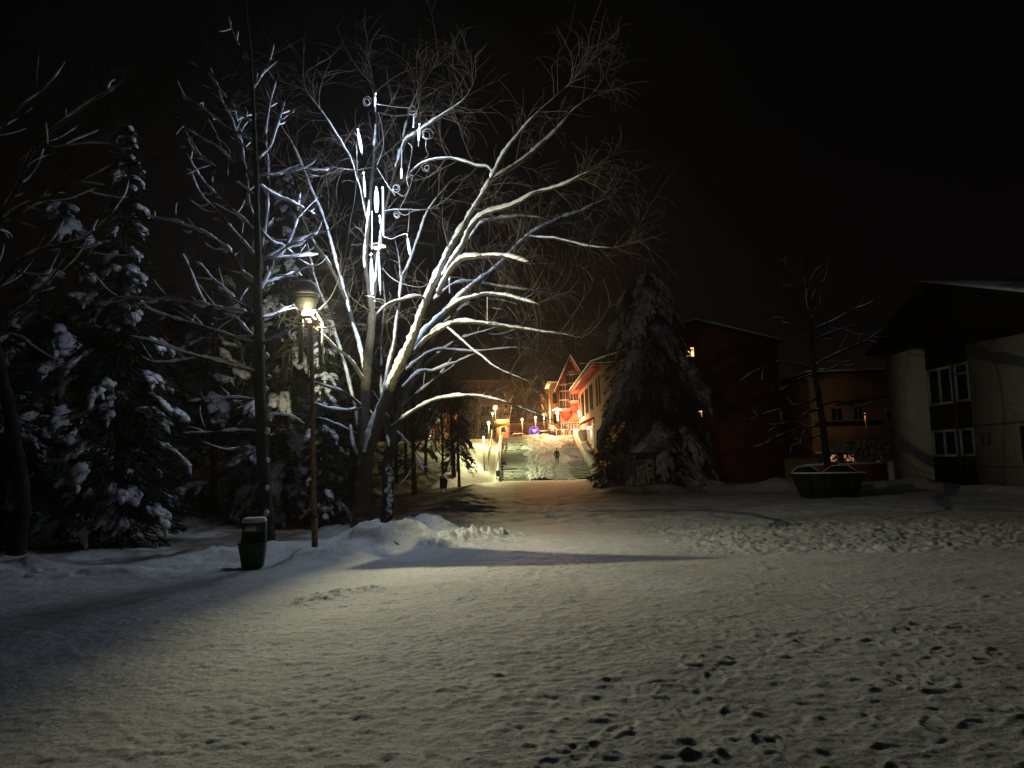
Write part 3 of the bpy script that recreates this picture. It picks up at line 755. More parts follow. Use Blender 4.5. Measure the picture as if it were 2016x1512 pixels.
# ---- the near lamp
D0 = 15.0
px = D0 / FPX
foot = P(620, 1088, D0); foot[2] = hz(foot[0], foot[1]) - .12
topp = P(612.5, 640, D0)
lamp = thing("street_lamp", foot, "tall rusty lamp post with a snow-capped dome, hanging slats and one blazing bulb", "street lamp")
low = foot + (topp - foot) * .16
MB().cyl(foot, low, .062, .058, 16).make("pole_base", mat("rusty_base", (.40, .20, .06), .8, .5, 7, .004, 50, col2=(.12, .05, .02)), lamp, True)
MB().cyl(low, topp, .046, .042, 14).make("pole", M['rust'], lamp, True)
mb = MB(); mb.cyl(low - [0, 0, .03], low + [0, 0, .03], .066, k=16); mb.make("collar", M['darkmetal'], lamp)
dc = P(602, 587, D0)
bowl = mat("frosted_bowl", (.62, .60, .50), .5, .2, 14)
MB().lathe(dc, [(.06, -.27), (.12, -.25), (.17, -.20), (.215, -.12), (.24, -.04), (.245, 0)], 32).make("bowl", bowl, lamp, True)
MB().lathe(dc, [(.245, .001), (.262, .003), (.262, .045), (.25, .05)], 32).make("rim", mat("grey_rim", (.30, .30, .28), .5), lamp)
MB().lathe(dc, [(.262, .046), (.268, .09), (.262, .15), (.235, .23), (.19, .30), (.12, .345), (.04, .362)], 32).make("snow_cap", M['snow'], lamp, True)
zr = topp[2]
rc = np.array([topp[0], topp[1], zr])
mb = MB(); rad = .245
pts6 = [rc + [rad * math.cos(a), rad * math.sin(a), 0] for a in [math.radians(20 + 60 * k) for k in range(6)]]
for k in range(6): mb.cyl(pts6[k], pts6[(k + 1) % 6], .014, k=6)
for k in range(3): mb.cyl(pts6[k], pts6[k + 3], .012, k=6)
mb.make("ring_frame", M['rust'], lamp)
mb = MB()
for k in (0, 2, 4): mb.cyl(pts6[k], dc + [.16 * math.cos(k * 1.05 + .35), .16 * math.sin(k * 1.05 + .35), -.2], .010, k=6)
mb.cyl(rc, dc + [0, 0, -.26], .03, k=8)
mb.make("dome_stay", M['steel'], lamp)
slat = mat("cloudy_slat", (.36, .35, .31), .35, .3, 7)
for k in range(6):
    a = math.radians(20 + 60 * k + 30); c = rc + [rad * .93 * math.cos(a), rad * .93 * math.sin(a), -.02]
    if k == 4: continue
    s = MB().box((c[0], c[1], zr - .39), (.02, .125, .74), a).make("slat", slat, lamp)
    MB().box((c[0] + .012 * math.cos(a), c[1] + .012 * math.sin(a), zr - .765), (.05, .135, .02), a).make("slat_end", M['steel'], s)
Lc = np.array([rc[0] + .15, rc[1] - .30, zr + .12])
hb = Lc[2]
def shade(pts, k):   # outline of a plate k metres under the bulb, from where its shadow edge falls on the ground
    f = k / Lc[2]; return [(Lc[0] + (a - Lc[0]) * f, Lc[1] + (b_ - Lc[1]) * f, Lc[2] - k) for a, b_ in pts]
plate = shade([(-2.55, 12.7), (-3.15, 8.5), (-3.25, 6.5), (-3.0, 4.0), (-3.0, -14), (-22, -14), (-22, 34), (-2, 34), (-1.0, 20), (-1.55, 15.7)], .05)
MB().prism(plate, (0, 0, -.004)).make("ground_shade_plate", M['steel'], lamp)  # added occluder, shaped to darken the ground left of and behind the lamp
MB().prism([(Lc[0] - .16, Lc[1] - .12, Lc[2] - .045), (Lc[0] - .16, Lc[1] + .14, Lc[2] - .045), (Lc[0] + .03, Lc[1] + .14, Lc[2] + .14), (Lc[0] + .03, Lc[1] - .12, Lc[2] + .14)], (-.005, 0, .005)).make("bulb_blocker", M["steel"], lamp)  # added occluder, keeps bulb light off the bowl and the left side
MB().prism(shade([(-2.7, 12.7), (1.2, 12.5), (3.6, 13.1), (-1.7, 15.6)], .25), (0, 0, -.006)).make("shadow_streak_plate", M['steel'], lamp)  # added occluder, cut to throw the long shadow streak to the right
MB().cyl(rc, (Lc[0] + .10, Lc[1] - .05, Lc[2] - .262), .012, k=6).make("plate_arm", M['steel'], lamp)  # arm that carries the added streak plate
gl = emat("lamp_glow", (1.0, .90, .55), 14)
Vb, Fb = blobs(np.array([Lc + [-.135, .03, .05]]), np.array([[.11, 0, 0]]), np.array([[0, .09, 0]]), np.array([[0, 0, .11]]), ICO2, .0)
build("bulb", Vb, Fb, gl, lamp, True)
point("bulb_light", Lc, P_MAIN, (1.0, .94, .60), .010, lamp)

# ---- lamps by the stairs and on the square
def pole_lamp(name, px_, py_top, D, zbase, label, col, power, r=.16, glow=18, group=None, dz=0.0, arm=None, pole=True):
    t = P(px_, py_top, D)
    base = np.array([t[0], t[1], zbase])
    th_ = thing(name, base, label, "street lamp", group)
    if pole:
        MB().cyl(base - [0, 0, .3], t - [0, 0, r], .06, .045, 10).make("pole", M['darkmetal'], th_, True)
    Vb, Fb = blobs(np.array([t]), np.array([[r, 0, 0]]), np.array([[0, r, 0]]), np.array([[0, 0, r]]), ICO2, 0)
    build("globe", Vb, Fb, emat("globe_glow", col, glow), th_, True)
    MB().lathe(t + [0, 0, r * .75], [(r * .85, 0), (r * .9, r * .15), (r * .5, r * .42), (.02, r * .5)], 14).make("cap_snow", M['snow'], th_, True)
    if power: point("globe_light", t + [0.0, -r - .12, -.05], power, col, .08, th_)
    return th_
yel = (1.0, .90, .40); org = (1.0, .42, .14)
pole_lamp("street_lamp", 952, 862, 81, 0.15, "yellow-lit lamp post at the foot of the snowy bank, beside the narrow steps", (.95, 1, .5), 1700, .10, 5, 'yellow lamps on the bank')
pole_lamp("street_lamp", 962, 833, 97, float(hz(-2.98, 97)), "yellow-lit lamp post halfway up the bank, right behind the first one", (.95, 1, .45), 1700, .17, 6, 'yellow lamps on the bank')
pole_lamp("street_lamp", 975, 803, 110, STZ, "tallest and brightest orange lamp at the head of the stairs", (1.0, .60, .20), 3200, .30, 6)
pole_lamp("street_lamp", 970, 814, 116, STZ, "smaller globe lamp just under the brightest orange lamp", (1.0, .75, .35), 300, .17, 12)
G3 = "orange globe lamps across the upper square"
pole_lamp("globe_lamp", 1028, 827, 124, STZ, "leftmost of the three orange globe lamps across the square", org, 3600, .22, 5, G3)
pole_lamp("globe_lamp", 1054, 823, 124, STZ, "middle one of the three orange globe lamps, above the purple heart", org, 3600, .20, 5, G3)
pole_lamp("globe_lamp", 1070.5, 817.5, 120, STZ, "rightmost and highest of the three orange globe lamps", (1, .50, .2), 3600, .20, 5, G3)

# festive lamp with five globes and glowing drops
t = P(1097, 812, 108)
fl = thing("festive_lamp", (t[0], t[1], STZ), "ornate lamp with a crown of small globes and glowing drops, before the gabled house", "street lamp")
MB().cyl((t[0], t[1], STZ - .1), (t[0], t[1], t[2] + .3), .07, .05, 10).make("pole", M['darkmetal'], fl)
wg = emat("white_gold_glow", (1.0, .82, .52), 4)
for k, (dx, dz, r) in enumerate([(-.6, .35, .09), (-.3, .42, .16), (0, .5, .18), (.3, .42, .16), (.55, .35, .12)]):
    c = t + [dx, 0, dz]
    Vb, Fb = blobs(np.array([c]), np.array([[r, 0, 0]]), np.array([[0, r, 0]]), np.array([[0, 0, r]]), ICO2, 0)
    build("globe", Vb, Fb, wg, fl, True)
    MB().cyl(t + [0, 0, .1], c, .025, k=6).make("arm", M['darkmetal'], fl)
for dx, dz, r, h in ((.0, -.1, .22, .28), (.02, -.62, .13, .22), (.05, -1.05, .15, .22)):
    c = t + [dx, -.1, dz]
    Vb, Fb = blobs(np.array([c]), np.array([[r, 0, 0]]), np.array([[0, r, 0]]), np.array([[0, 0, h]]), ICO2, .05)
    build("glowing_drop", Vb, Fb, wg, fl, True)
point("drop_light", t + [0, -.6, -.4], 2600, (1, .55, .25), .2, fl)
t = P(1132, 811, 104)
t[0] = X2 - .35
wl_ = thing("wall_lamp", t, "glowing twin-drop wall lamp at the corner of the long house", "wall lamp")
MB().box(t + [.18, 0, .1], (.34, .06, .06)).make("arm", M['darkmetal'], wl_)
for dz, r in ((0, .17), (-.5, .12)):
    Vb, Fb = blobs(np.array([t + [0, 0, dz]]), np.array([[r, 0, 0]]), np.array([[0, r, 0]]), np.array([[0, 0, r * 1.5]]), ICO2, 0)
    build("globe", Vb, Fb, wg, wl_, True)
MB().cyl(t + [0, 0, -.4], t + [0, 0, 0], .02, k=6).make("stem", M['darkmetal'], wl_)
point("globe_light", t + [-.45, -.2, -.2], 2600, (1, .50, .22), .1, wl_)
t = np.array([X2 - .5, 90.5, 5.75])
sl = thing("shop_lamp", t, "small white lamp under the red awning of the long house", "wall lamp")
Vb, Fb = blobs(np.array([t]), np.array([[.13, 0, 0]]), np.array([[0, .13, 0]]), np.array([[0, 0, .13]]), ICO2, 0)
build("globe", Vb, Fb, emat("cool_glow", (1, .88, .8), 14), sl, True)
MB().cyl(t + [0, 0, .1], t + [0, 0, .55], .02, k=6).make("rod", M['darkmetal'], sl)
point("globe_light", t + [-.3, -.1, -.1], 160, (1, .7, .45), .1, sl)
# dim orange lamp by the far right house
t = np.array([30.2, 66.0, 5.2])
fo = thing("street_lamp", (t[0], t[1], hz(t[0], t[1])), "dim orange lamp hidden behind the yellow house, lighting the balcony house", "street lamp")
MB().cyl((t[0], t[1], hz(t[0], t[1]) - .2), t, .06, .05, 8).make("pole", M['darkmetal'], fo)
MB().lathe(t + [0, 0, .02], [(.05, 0), (.2, .05), (.16, .2), (.05, .26)], 12).make("head", M['darkmetal'], fo)
point("head_light", t + [0, 0, -.12], 55, (1, .42, .15), .1, fo)

# small things on the square
def disc_ornament():
    c = P(1052, 850, 109); z0 = STZ
    r_ = thing("heart_ornament", (c[0], c[1], z0), "round purple light ornament with a pink heart at the head of the stairs", "ornament")
    R_ = .68; cz = c[2] + .1
    mb = MB(); mb.cyl((c[0], c[1] + .04, cz), (c[0], c[1] - .04, cz), R_, k=24)
    mb.make("disc", mat("purple_disc", (.06, .03, .30), .5, emit=(.10, .04, .9), estr=.30), r_)
    T = np.linspace(0, 2 * math.pi, 28, endpoint=False)
    hx_ = .019 * (16 * np.sin(T) ** 3); hz_ = .019 * (13 * np.cos(T) - 5 * np.cos(2 * T) - 2 * np.cos(3 * T) - np.cos(4 * T))
    MB().prism([(c[0] + a, c[1] - .042, cz + .05 + b_) for a, b_ in zip(hx_, hz_)], (0, -.05, 0)).make("heart", emat("heart_glow", (1, .45, .75), 1.6), r_)
    vg = emat("violet_glow", (.45, .35, 1), 2.0)
    for k in range(16):
        a = k * math.pi / 8; MB().box((c[0] + R_ * 1.02 * math.cos(a), c[1] - .05, cz + R_ * 1.02 * math.sin(a)), (.10, .08, .10)).make("rim_bulb", vg, r_)
    mb = MB(); mb.b2(c[0] - .5, c[0] - .42, c[1] - .05, c[1] + .05, z0 - .1, cz - .45); mb.b2(c[0] + .42, c[0] + .5, c[1] - .05, c[1] + .05, z0 - .1, cz - .45)
    mb.make("stand", M['white'], r_)
disc_ornament()
def car(px_, D, label, paint, yaw=0.0, w=1.7, L=4.2):
    c = P(px_, 852, D); z0 = STZ; x, y = c[0], c[1]
    r_ = thing("parked_car", (x, y, z0), label, "car", "cars parked on the upper square")
    prof = [(-L / 2, .35), (-L / 2, .85), (-L * .33, .95), (-L * .2, 1.4), (L * .22, 1.42), (L * .38, 1.0), (L / 2, .92), (L / 2, .35)]
    ca, sa = math.cos(yaw), math.sin(yaw)
    tr = lambda a, b_, h: (x + a * ca - b_ * sa, y + a * sa + b_ * ca, z0 + h)
    MB().prism([tr(a, -w / 2, h) for a, h in prof], np.array(tr(0, w / 2, 0)) - np.array(tr(0, -w / 2, 0))).make("body", paint, r_, bevel=.06)
    for sy in (-1, 1):
        wp = [(-L * .17, 1.32), (L * .20, 1.34), (L * .33, 1.0), (-L * .27, .97)]
        e_ = np.array(tr(0, sy * .01, 0)) - np.array(tr(0, 0, 0))
        MB().prism([tr(a, sy * (w / 2 + .001), h) for a, h in wp], e_).make("window", M['glass'], r_)
        for sx in (-1, 1):
            MB().cyl(tr(sx * L * .31, sy * (w / 2 - .12), .32), tr(sx * L * .31, sy * (w / 2 + .03), .32), .32, k=16).make("wheel", M['darkmetal'], r_)
    MB().prism([tr(-L * .3, -w / 2 + .1, 1.0), tr(-L * .2, -w / 2 + .1, 1.43), tr(L * .22, -w / 2 + .1, 1.45), tr(L * .22, -w / 2 + .1, 1.55), tr(-L * .2, -w / 2 + .1, 1.53)], np.array(tr(0, w / 2 - .1, 0)) - np.array(tr(0, -w / 2 + .1, 0))).make("roof_snow", M['snow'], r_)
    for sy in (-1, 1):
        MB().box(tr(-L / 2 - .005, sy * .6, .75), (.05, .3, .14), yaw).make("headlight", emat("tail_glow", (1, .3, .2), 1.0), r_)
car(1072, 120, "dark blue parked car at the head of the stairs, right of the purple heart", mat("blue_paint", (.04, .05, .25), .35, .1, 2), .15)
car(1020, 128, "snow-covered dark parked car left of the purple heart", mat("dark_paint", (.05, .03, .03), .35, .1, 2), .05)
pl_ = thing("planter", (P(1087, 850, 108)[0], 108, STZ), "square planter with a snowy clipped shrub at the stair head", "planter")
bx_, by_ = pl_.location[0], pl_.location[1]
MB().b2(bx_ - .45, bx_ + .45, by_ - .45, by_ + .45, STZ - .05, STZ + .75).make("box", M['darkwood'], pl_)
g_ = np.random.default_rng(3); C = np.array([bx_, by_, STZ + 1.2]) + g_.normal(0, .22, (60, 3))
A = np.tile([[.12, 0, 0]], (60, 1)); Bq = np.tile([[0, .12, 0]], (60, 1)); Cq = np.tile([[0, 0, .1]], (60, 1))
Vb, Fb = blobs(C, A, Bq, Cq, ICO1, .3); build("shrub", Vb, Fb, M['clump'], pl_, False)
# fence panel at the stair head
fe = thing("barrier", (8.0, 107.2, STZ), "low orange-lit barrier at the right end of the stair head", "barrier")
mb = MB(); mb.b2(5.9, 8.9, 107.1, 107.18, STZ + .95, STZ + 1.05); mb.b2(5.9, 8.9, 107.1, 107.16, STZ + .15, STZ + .22)
mb.make("rail", M['white'], fe)
for x in (5.95, 6.9, 7.85, 8.8): MB().b2(x, x + .08, 107.1, 107.18, STZ - .1, STZ + .95).make("post", M['white'], fe)

# waste bins
def small_bin(px_, D, label, h=1.0):
    c = P(px_, 940, D); x, y = c[0], c[1]; z0 = max(0, hz(x, y))
    r_ = thing("waste_bin", (x, y, z0), label, "waste bin", "dark waste bins by the path")
    MB().lathe((x, y, z0 + .35), [(.17, 0), (.22, .1), (.24, .55), (.20, .62)], 16).make("body", M['darkmetal'], r_, True)
    MB().lathe((x, y, z0 + .98), [(.20, 0), (.17, .10), (.05, .16)], 16).make("snow", M['snow'], r_, True)
    for s in (-1, 1): MB().cyl((x + s * .14, y, z0 - .15), (x + s * .14, y, z0 + .40), .025, k=6).make("leg", M['darkmetal'], r_)
small_bin(980.5, 80.8, "dark waste bin at the foot of the handrail")
small_bin(873, 46, "dark waste bin on two legs standing alone on the snow beside the path")

# green bin beside the lamp
D1 = 13.45; q = D1 / FPX
bb = P(498, 1112, D1); bx_, by_ = bb[0], bb[1]; bz = hz(bx_, by_) - .02
gb = thing("litter_bin", (bx_, by_, bz), "green plastic litter bin with snow on its hood left of the rusty lamp post", "litter bin")
yaw = .18; ca, sa = math.cos(yaw), math.sin(yaw)
def T_(a, b_, h): return (bx_ + a * ca - b_ * sa, by_ + a * sa + b_ * ca, bz + h)
def frus(x0, x1, y0, y1, z0, X0, X1, Y0, Y1, z1):
    V = [T_(x0, y0, z0), T_(x1, y0, z0), T_(x1, y1, z0), T_(x0, y1, z0), T_(X0, Y0, z1), T_(X1, Y0, z1), T_(X1, Y1, z1), T_(X0, Y1, z1)]
    return V, [[0, 3, 2, 1], [4, 5, 6, 7], [0, 1, 5, 4], [1, 2, 6, 5], [2, 3, 7, 6], [3, 0, 4, 7]]
mb = MB(); mb.add(*frus(-.165, .165, -.13, .13, 0, -.225, .215, -.19, .17, .40)); mb.make("body", M['bin'], gb, bevel=.02)
mb = MB(); mb.add(*frus(-.235, .225, -.20, .18, .402, -.235, .225, -.20, .18, .43)); mb.make("rim", M['bin'], gb, bevel=.006)
mb = MB()
mb.add(*frus(-.185, -.15, -.12, .17, .431, -.17, -.14, -.06, .17, .74)); mb.add(*frus(.175, .21, -.12, .17, .431, .175, .205, -.06, .17, .74))
mb.add(*frus(-.149, .174, .14, .17, .431, -.139, .174, .14, .17, .74))
mb.make("hood_side", M['bin'], gb)
mb = MB(); mb.add(*frus(-.145, .17, -.10, -.075, .60, -.139, .172, -.085, -.06, .735)); mb.make("hood_front", M['bin'], gb)
mb = MB(); mb.add(*frus(-.13, .06, -.106, -.101, .625, -.125, .065, -.096, -.088, .715)); mb.make("notice", M['plate'], gb)
mb = MB(); mb.add(*frus(-.14, .17, -.15, -.12, .50, -.14, .17, -.14, -.12, .515)); mb.make("flap", M['darkmetal'], gb)
mb = MB(); mb.add(*frus(-.185, .215, -.10, .18, .742, -.185, .215, -.10, .18, .77)); mb.make("hood_top", M['bin'], gb, bevel=.01)
mb = MB(); mb.add(*frus(-.20, .225, -.12, .18, .771, -.15, .195, -.06, .15, .855)); s_ = mb.make("snow_cap", M['snow'], gb, True, bevel=.03)

# ---- advertising column
c = P(1270, 958, 48); kx, ky = c[0], c[1]; kz = 0.0
kc = thing("advertising_column", (kx, ky, kz), "round advertising column with torn posters under a thick cap of snow", "advertising column")
rk = .63
MB().lathe((kx, ky, kz - .2), [(rk, 0), (rk, 1.98)], 36).make("drum", mat("old_paper", (.78, .72, .58), .9, .3, 3), kc, True)
MB().lathe((kx, ky, kz + 1.78), [(rk + .03, 0), (rk + .03, .05), (rk - .06, .06), (rk - .06, .34), (rk + .1, .35), (rk + .1, .40)], 36).make("lantern_band", mat("green_band", (.02, .06, .05), .5), kc)
mb = MB()
for k in range(12):
    a = k * math.pi / 6; mb.box((kx + (rk - .02) * math.cos(a), ky + (rk - .02) * math.sin(a), kz + 1.98), (.05, .05, .28), a)
mb.make("band_posts", M['frame'], kc)
MB().lathe((kx, ky, kz + 2.17), [(rk + .12, 0), (rk + .24, .06), (rk + .22, .18), (rk + .06, .36), (.42, .55), (.2, .66), (.04, .69)], 36).make("snow_cap", M['snow'], kc, True)
def patch(a0, a1, z0, z1, m, off=.012, name="poster"):
    V = []; n = 8
    for k in range(n + 1):
        a = math.radians(a0 + (a1 - a0) * k / n)
        for z in (z0, z1):
            for rr_ in (rk + .002, rk + off): V.append((kx + rr_ * math.cos(a), ky + rr_ * math.sin(a), kz + z))
    F = []
    for k in range(n):
        o = 4 * k; F += [[o + 1, o + 5, o + 7, o + 3], [o, o + 2, o + 6, o + 4], [o + 2, o + 3, o + 7, o + 6], [o, o + 4, o + 5, o + 1]]
    F += [[0, 1, 3, 2], [4 * n, 4 * n + 2, 4 * n + 3, 4 * n + 1]]
    return build(name, np.array(V), F, m, kc)
patch(-132, -88, .75, 1.65, M['poster']); patch(-82, -55, .9, 1.6, mat("poster_white", (.60, .58, .50), .8, .2, 9))
patch(-80, -58, 1.28, 1.48, M['poster_dark'], .02); patch(-78, -60, 1.02, 1.10, M['poster_dark'], .02)
patch(-165, -145, .55, 1.1, mat("poster_red", (.22, .07, .05), .8, .3, 9)); patch(-75, -50, .42, .62, M['poster_dark'])
patch(-140, -85, .12, .7, mat("poster_pale", (.50, .47, .40), .8, .4, 5)); patch(-96, -86, .35, .75, M['poster_dark'], .02)

# ---- skip
c = P(1630, 980, 31.0); sx_, sy_ = c[0], c[1]; yaw = -.22; ca, sa = math.cos(yaw), math.sin(yaw)
sk = thing("rubbish_skip", (sx_, sy_, 0), "large dark rubbish skip with snow along its rim at the far edge of the square", "skip")
def S_(a, b_, h): return (sx_ + a * ca - b_ * sa, sy_ + a * sa + b_ * ca, h)
hw, dp = 1.28, .8
V = [S_(-hw * .72, -dp, 0), S_(hw * .74, -dp, 0), S_(hw * .74, dp, 0), S_(-hw * .72, dp, 0), S_(-hw, -dp, .98), S_(hw, -dp, .95), S_(hw, dp, .95), S_(-hw, dp, .98)]
F = [[0, 3, 2, 1], [0, 1, 5, 4], [1, 2, 6, 5], [2, 3, 7, 6], [3, 0, 4, 7]]
MB().add(V, F).make("body", M['skip'], sk).modifiers.new("s", 'SOLIDIFY').thickness = .04
for x0, x1 in ((-hw, -.15), (-.05, hw)):
    xm = (x0 + x1) / 2; w_ = (x1 - x0) / 2
    MB().prism([S_(x0 + .04, dp - .3, .97), S_(xm - w_ * .45, dp - .3, 1.22), S_(xm + w_ * .45, dp - .3, 1.22), S_(x1 - .04, dp - .3, .97)], np.array(S_(0, .05, 0)) - np.array(S_(0, 0, 0))).make("end_panel", M['skip'], sk)
    mb = MB()
    pts_ = [S_(x0, dp - .3, 1.0), S_(xm - w_ * .45, dp - .3, 1.25), S_(xm + w_ * .45, dp - .3, 1.25), S_(x1, dp - .3, 1.0)]
    for a, b_ in zip(pts_, pts_[1:]): mb.cyl(a, b_, .014, k=6)
    mb.make("rim_snow", M['snow'], sk)
mb = MB(); mb.cyl(S_(-hw, -dp, 1.0), S_(hw, -dp, .97), .03, k=6); mb.cyl(S_(-hw, -dp, 1.0), S_(-hw, dp, 1.0), .025, k=6); mb.cyl(S_(hw, -dp, .97), S_(hw, dp, .97), .025, k=6)
mb.make("rim_snow", M['snow'], sk)
for a in (-.75, -.25, .25, .75): MB().box(S_(a, -dp - .03, .48), (.07, .05, .9), yaw).make("rib", M['skip'], sk)

# ---- the person on the stairs
def skin_mesh(name, J, E, R, m, parent, root=0):
    me = bpy.data.meshes.new(name); loc = parent_loc(parent)
    me.from_pydata([tuple(np.array(j) - np.array(loc)) for j in J], E, []); me.update()
    o = bpy.data.objects.new(name, me); COL.objects.link(o); o.parent = parent; me.materials.append(m)
    sk_ = o.modifiers.new("skin", 'SKIN'); sk_.use_smooth_shade = True
    for k, v in enumerate(me.skin_vertices[0].data):
        v.radius = (R[k], R[k]) if not isinstance(R[k], tuple) else R[k]; v.use_root = (k == root)
    s = o.modifiers.new("sub", 'SUBSURF'); s.levels = 2; s.render_levels = 2
    return o
pc = P(1097, 916, 88.3); pxx, pyy = pc[0], 88.3; pz = float(stair_z(88.3)) + .04
pe = thing("person", (pxx, pyy, pz), "lone person in a dark knee-length coat climbing the snowy stairs", "person")
def Q(x, y, z): return (pxx + x, pyy + y, pz + z)
J = [Q(0, 0, .92), Q(0, 0, 1.15), Q(0, .02, 1.38), Q(0, .03, 1.50), Q(0, .04, 1.58), Q(0, .04, 1.68),
     Q(-.10, 0, .88), Q(-.12, .10, .50), Q(-.12, -.02, .10), Q(-.12, .12, .03),
     Q(.10, 0, .88), Q(.11, -.04, .48), Q(.12, -.16, .08), Q(.12, -.02, .02),
     Q(-.19, .02, 1.38), Q(-.27, -.02, 1.12), Q(-.28, .06, .88), Q(-.28, .10, .80),
     Q(.19, .02, 1.38), Q(.27, .04, 1.12), Q(.28, .14, .90), Q(.28, .18, .82)]
E = [(0, 1), (1, 2), (2, 3), (3, 4), (4, 5), (0, 6), (6, 7), (7, 8), (8, 9), (0, 10), (10, 11), (11, 12), (12, 13), (2, 14), (14, 15), (15, 16), (16, 17), (2, 18), (18, 19), (19, 20), (20, 21)]
R = [.13, .12, .14, .055, .085, .09, .085, .06, .042, .035, .085, .06, .042, .035, .06, .045, .035, .025, .06, .045, .035, .025]
skin_mesh("body", J, E, R, M['skin'], pe)
skin_mesh("trousers", [J[k] for k in (0, 6, 7, 8, 10, 11, 12)], [(0, 1), (1, 2), (2, 3), (0, 4), (4, 5), (5, 6)], [.15, .10, .075, .065, .10, .075, .065], M['trousers'], pe)
skin_mesh("coat", [Q(0, 0, 1.1), Q(0, .02, 1.38), Q(0, 0, .85), Q(0, -.01, .62), J[14], J[15], J[16], J[18], J[19], J[20], Q(0, .03, 1.5)], [(0, 1), (0, 2), (2, 3), (1, 4), (4, 5), (5, 6), (1, 7), (7, 8), (8, 9), (1, 10)], [.17, .18, .20, .22, .085, .065, .055, .085, .065, .055, .09], M['coat'], pe)
Vb, Fb = blobs(np.array([Q(0, .015, 1.66)]), np.array([[.098, 0, 0]]), np.array([[0, .105, 0]]), np.array([[0, 0, .115]]), ICO2, .03)
build("hair", Vb, Fb, M['hair'], pe, True)
Vb, Fb = blobs(np.array([Q(0, .14, 1.62)]), np.array([[.012, 0, 0]]), np.array([[0, .02, 0]]), np.array([[0, 0, .02]]), ICO1, .0)
build("nose", Vb, Fb, M['skin'], pe, True)
for s, j in ((-1, 17), (1, 21)):
    h = thing  # hands: palm with separate fingers
    b0 = np.array(J[j]); JJ = [tuple(b0), tuple(b0 + [0, .01, -.05])]; EE = [(0, 1)]; RRd = [.024, .03]
    for f in range(4):
        a0 = b0 + [(-.027 + .018 * f), .01, -.07]; a1 = a0 + [0, .012, -.035 - .006 * (1.5 - abs(f - 1.5))]; a2 = a1 + [0, .018, -.025]
        n_ = len(JJ); JJ += [tuple(a0), tuple(a1), tuple(a2)]; EE += [(1, n_), (n_, n_ + 1), (n_ + 1, n_ + 2)]; RRd += [.009, .008, .007]
    n_ = len(JJ); JJ += [tuple(b0 + [-s * .035, .015, -.03]), tuple(b0 + [-s * .045, .03, -.06])]; EE += [(0, n_), (n_, n_ + 1)]; RRd += [.011, .009]
    skin_mesh("hand", JJ, EE, RRd, M['skin'], pe)
for s, j in ((-1, 9), (1, 13)):
    p = np.array(J[j]); MB().box(p + [0, -.04, .015], (.10, .28, .09)).make("boot", M['darkmetal'], pe, bevel=.03)
# ================================================================== TREES
def limb(pts, hw, D0, D1=None, n=None):
    D1 = D0 if D1 is None else D1
    pts = np.array(pts, float); s = np.concatenate([[0], np.cumsum(np.hypot(*np.diff(pts, axis=0).T))]); s /= s[-1]
    W = np.array([P(x, y, D0 + (D1 - D0) * t) for (x, y), t in zip(pts, s)])
    if len(hw) != len(pts): hw = np.interp(np.linspace(0, 1, len(pts)), np.linspace(0, 1, len(hw)), hw)
    R = np.array(hw, float) * D0 / FPX
    L = np.linalg.norm(np.diff(W, axis=0), axis=1).sum()
    n = n or max(6, int(L / .07))
    q, r, L = resample(W, R, n)
    g = np.random.default_rng(int(abs(pts.sum())) % 9999)
    wob = np.cumsum(g.normal(0, .007, q.shape), axis=0); wob -= np.linspace(0, 1, n)[:, None] * wob[-1]
    q = q + wob * .5
    r = r * (1 + .05 * g.standard_normal(n))
    return q, r, L

def shoots(S, Dr, L, n, rad, lift=0.0, curl=1.0, seed=0, tip=.25):
    g = np.random.default_rng(seed); N_ = len(S)
    d = Dr / (np.linalg.norm(Dr, axis=1, keepdims=True) + 1e-9); ax = g.standard_normal((N_, 3)); ax /= np.linalg.norm(ax, axis=1, keepdims=True)
    c = curl * g.uniform(-1, 1, N_)[:, None]; Ps = [S]; step = (L / (n - 1))[:, None]
    lift = np.broadcast_to(lift, (N_,))[:, None]
    for k in range(n - 1):
        Ps.append(Ps[-1] + d * step)
        d = d + np.cross(ax, d) * c / n + np.array([[0, 0, 1.0]]) * lift / n + g.normal(0, .06, d.shape)
        d /= np.linalg.norm(d, axis=1, keepdims=True)
    return np.stack(Ps, 1), rad[:, None] * np.linspace(1, tip, n)[None]

def along(polys, spacing, t0=.2, seed=0, spread=1.0, fwd=.7):
    """start points and directions for side shoots along polylines"""
    g = np.random.default_rng(seed); S = []; Dv = []; T = []
    for q in polys:
        seg = np.linalg.norm(np.diff(q, axis=0), axis=1); L = seg.sum(); s = np.concatenate([[0], np.cumsum(seg)])
        m = max(0, int(L * (1 - t0) / spacing + g.random()))
        if m == 0: continue
        u = np.sort(g.uniform(t0, 1, m)) * L
        pos = np.stack([np.interp(u, s, q[:, k]) for k in range(3)], 1)
        tg = np.gradient(q, axis=0); tv = np.stack([np.interp(u, s, tg[:, k]) for k in range(3)], 1); tv /= np.linalg.norm(tv, axis=1, keepdims=True) + 1e-9
        rn = g.standard_normal((m, 3)); rn -= (rn * tv).sum(1, keepdims=True) * tv; rn /= np.linalg.norm(rn, axis=1, keepdims=True)
        S.append(pos); Dv.append(fwd * tv + spread * rn); T.append(u / L)
    return np.vstack(S), np.vstack(Dv), np.concatenate(T)

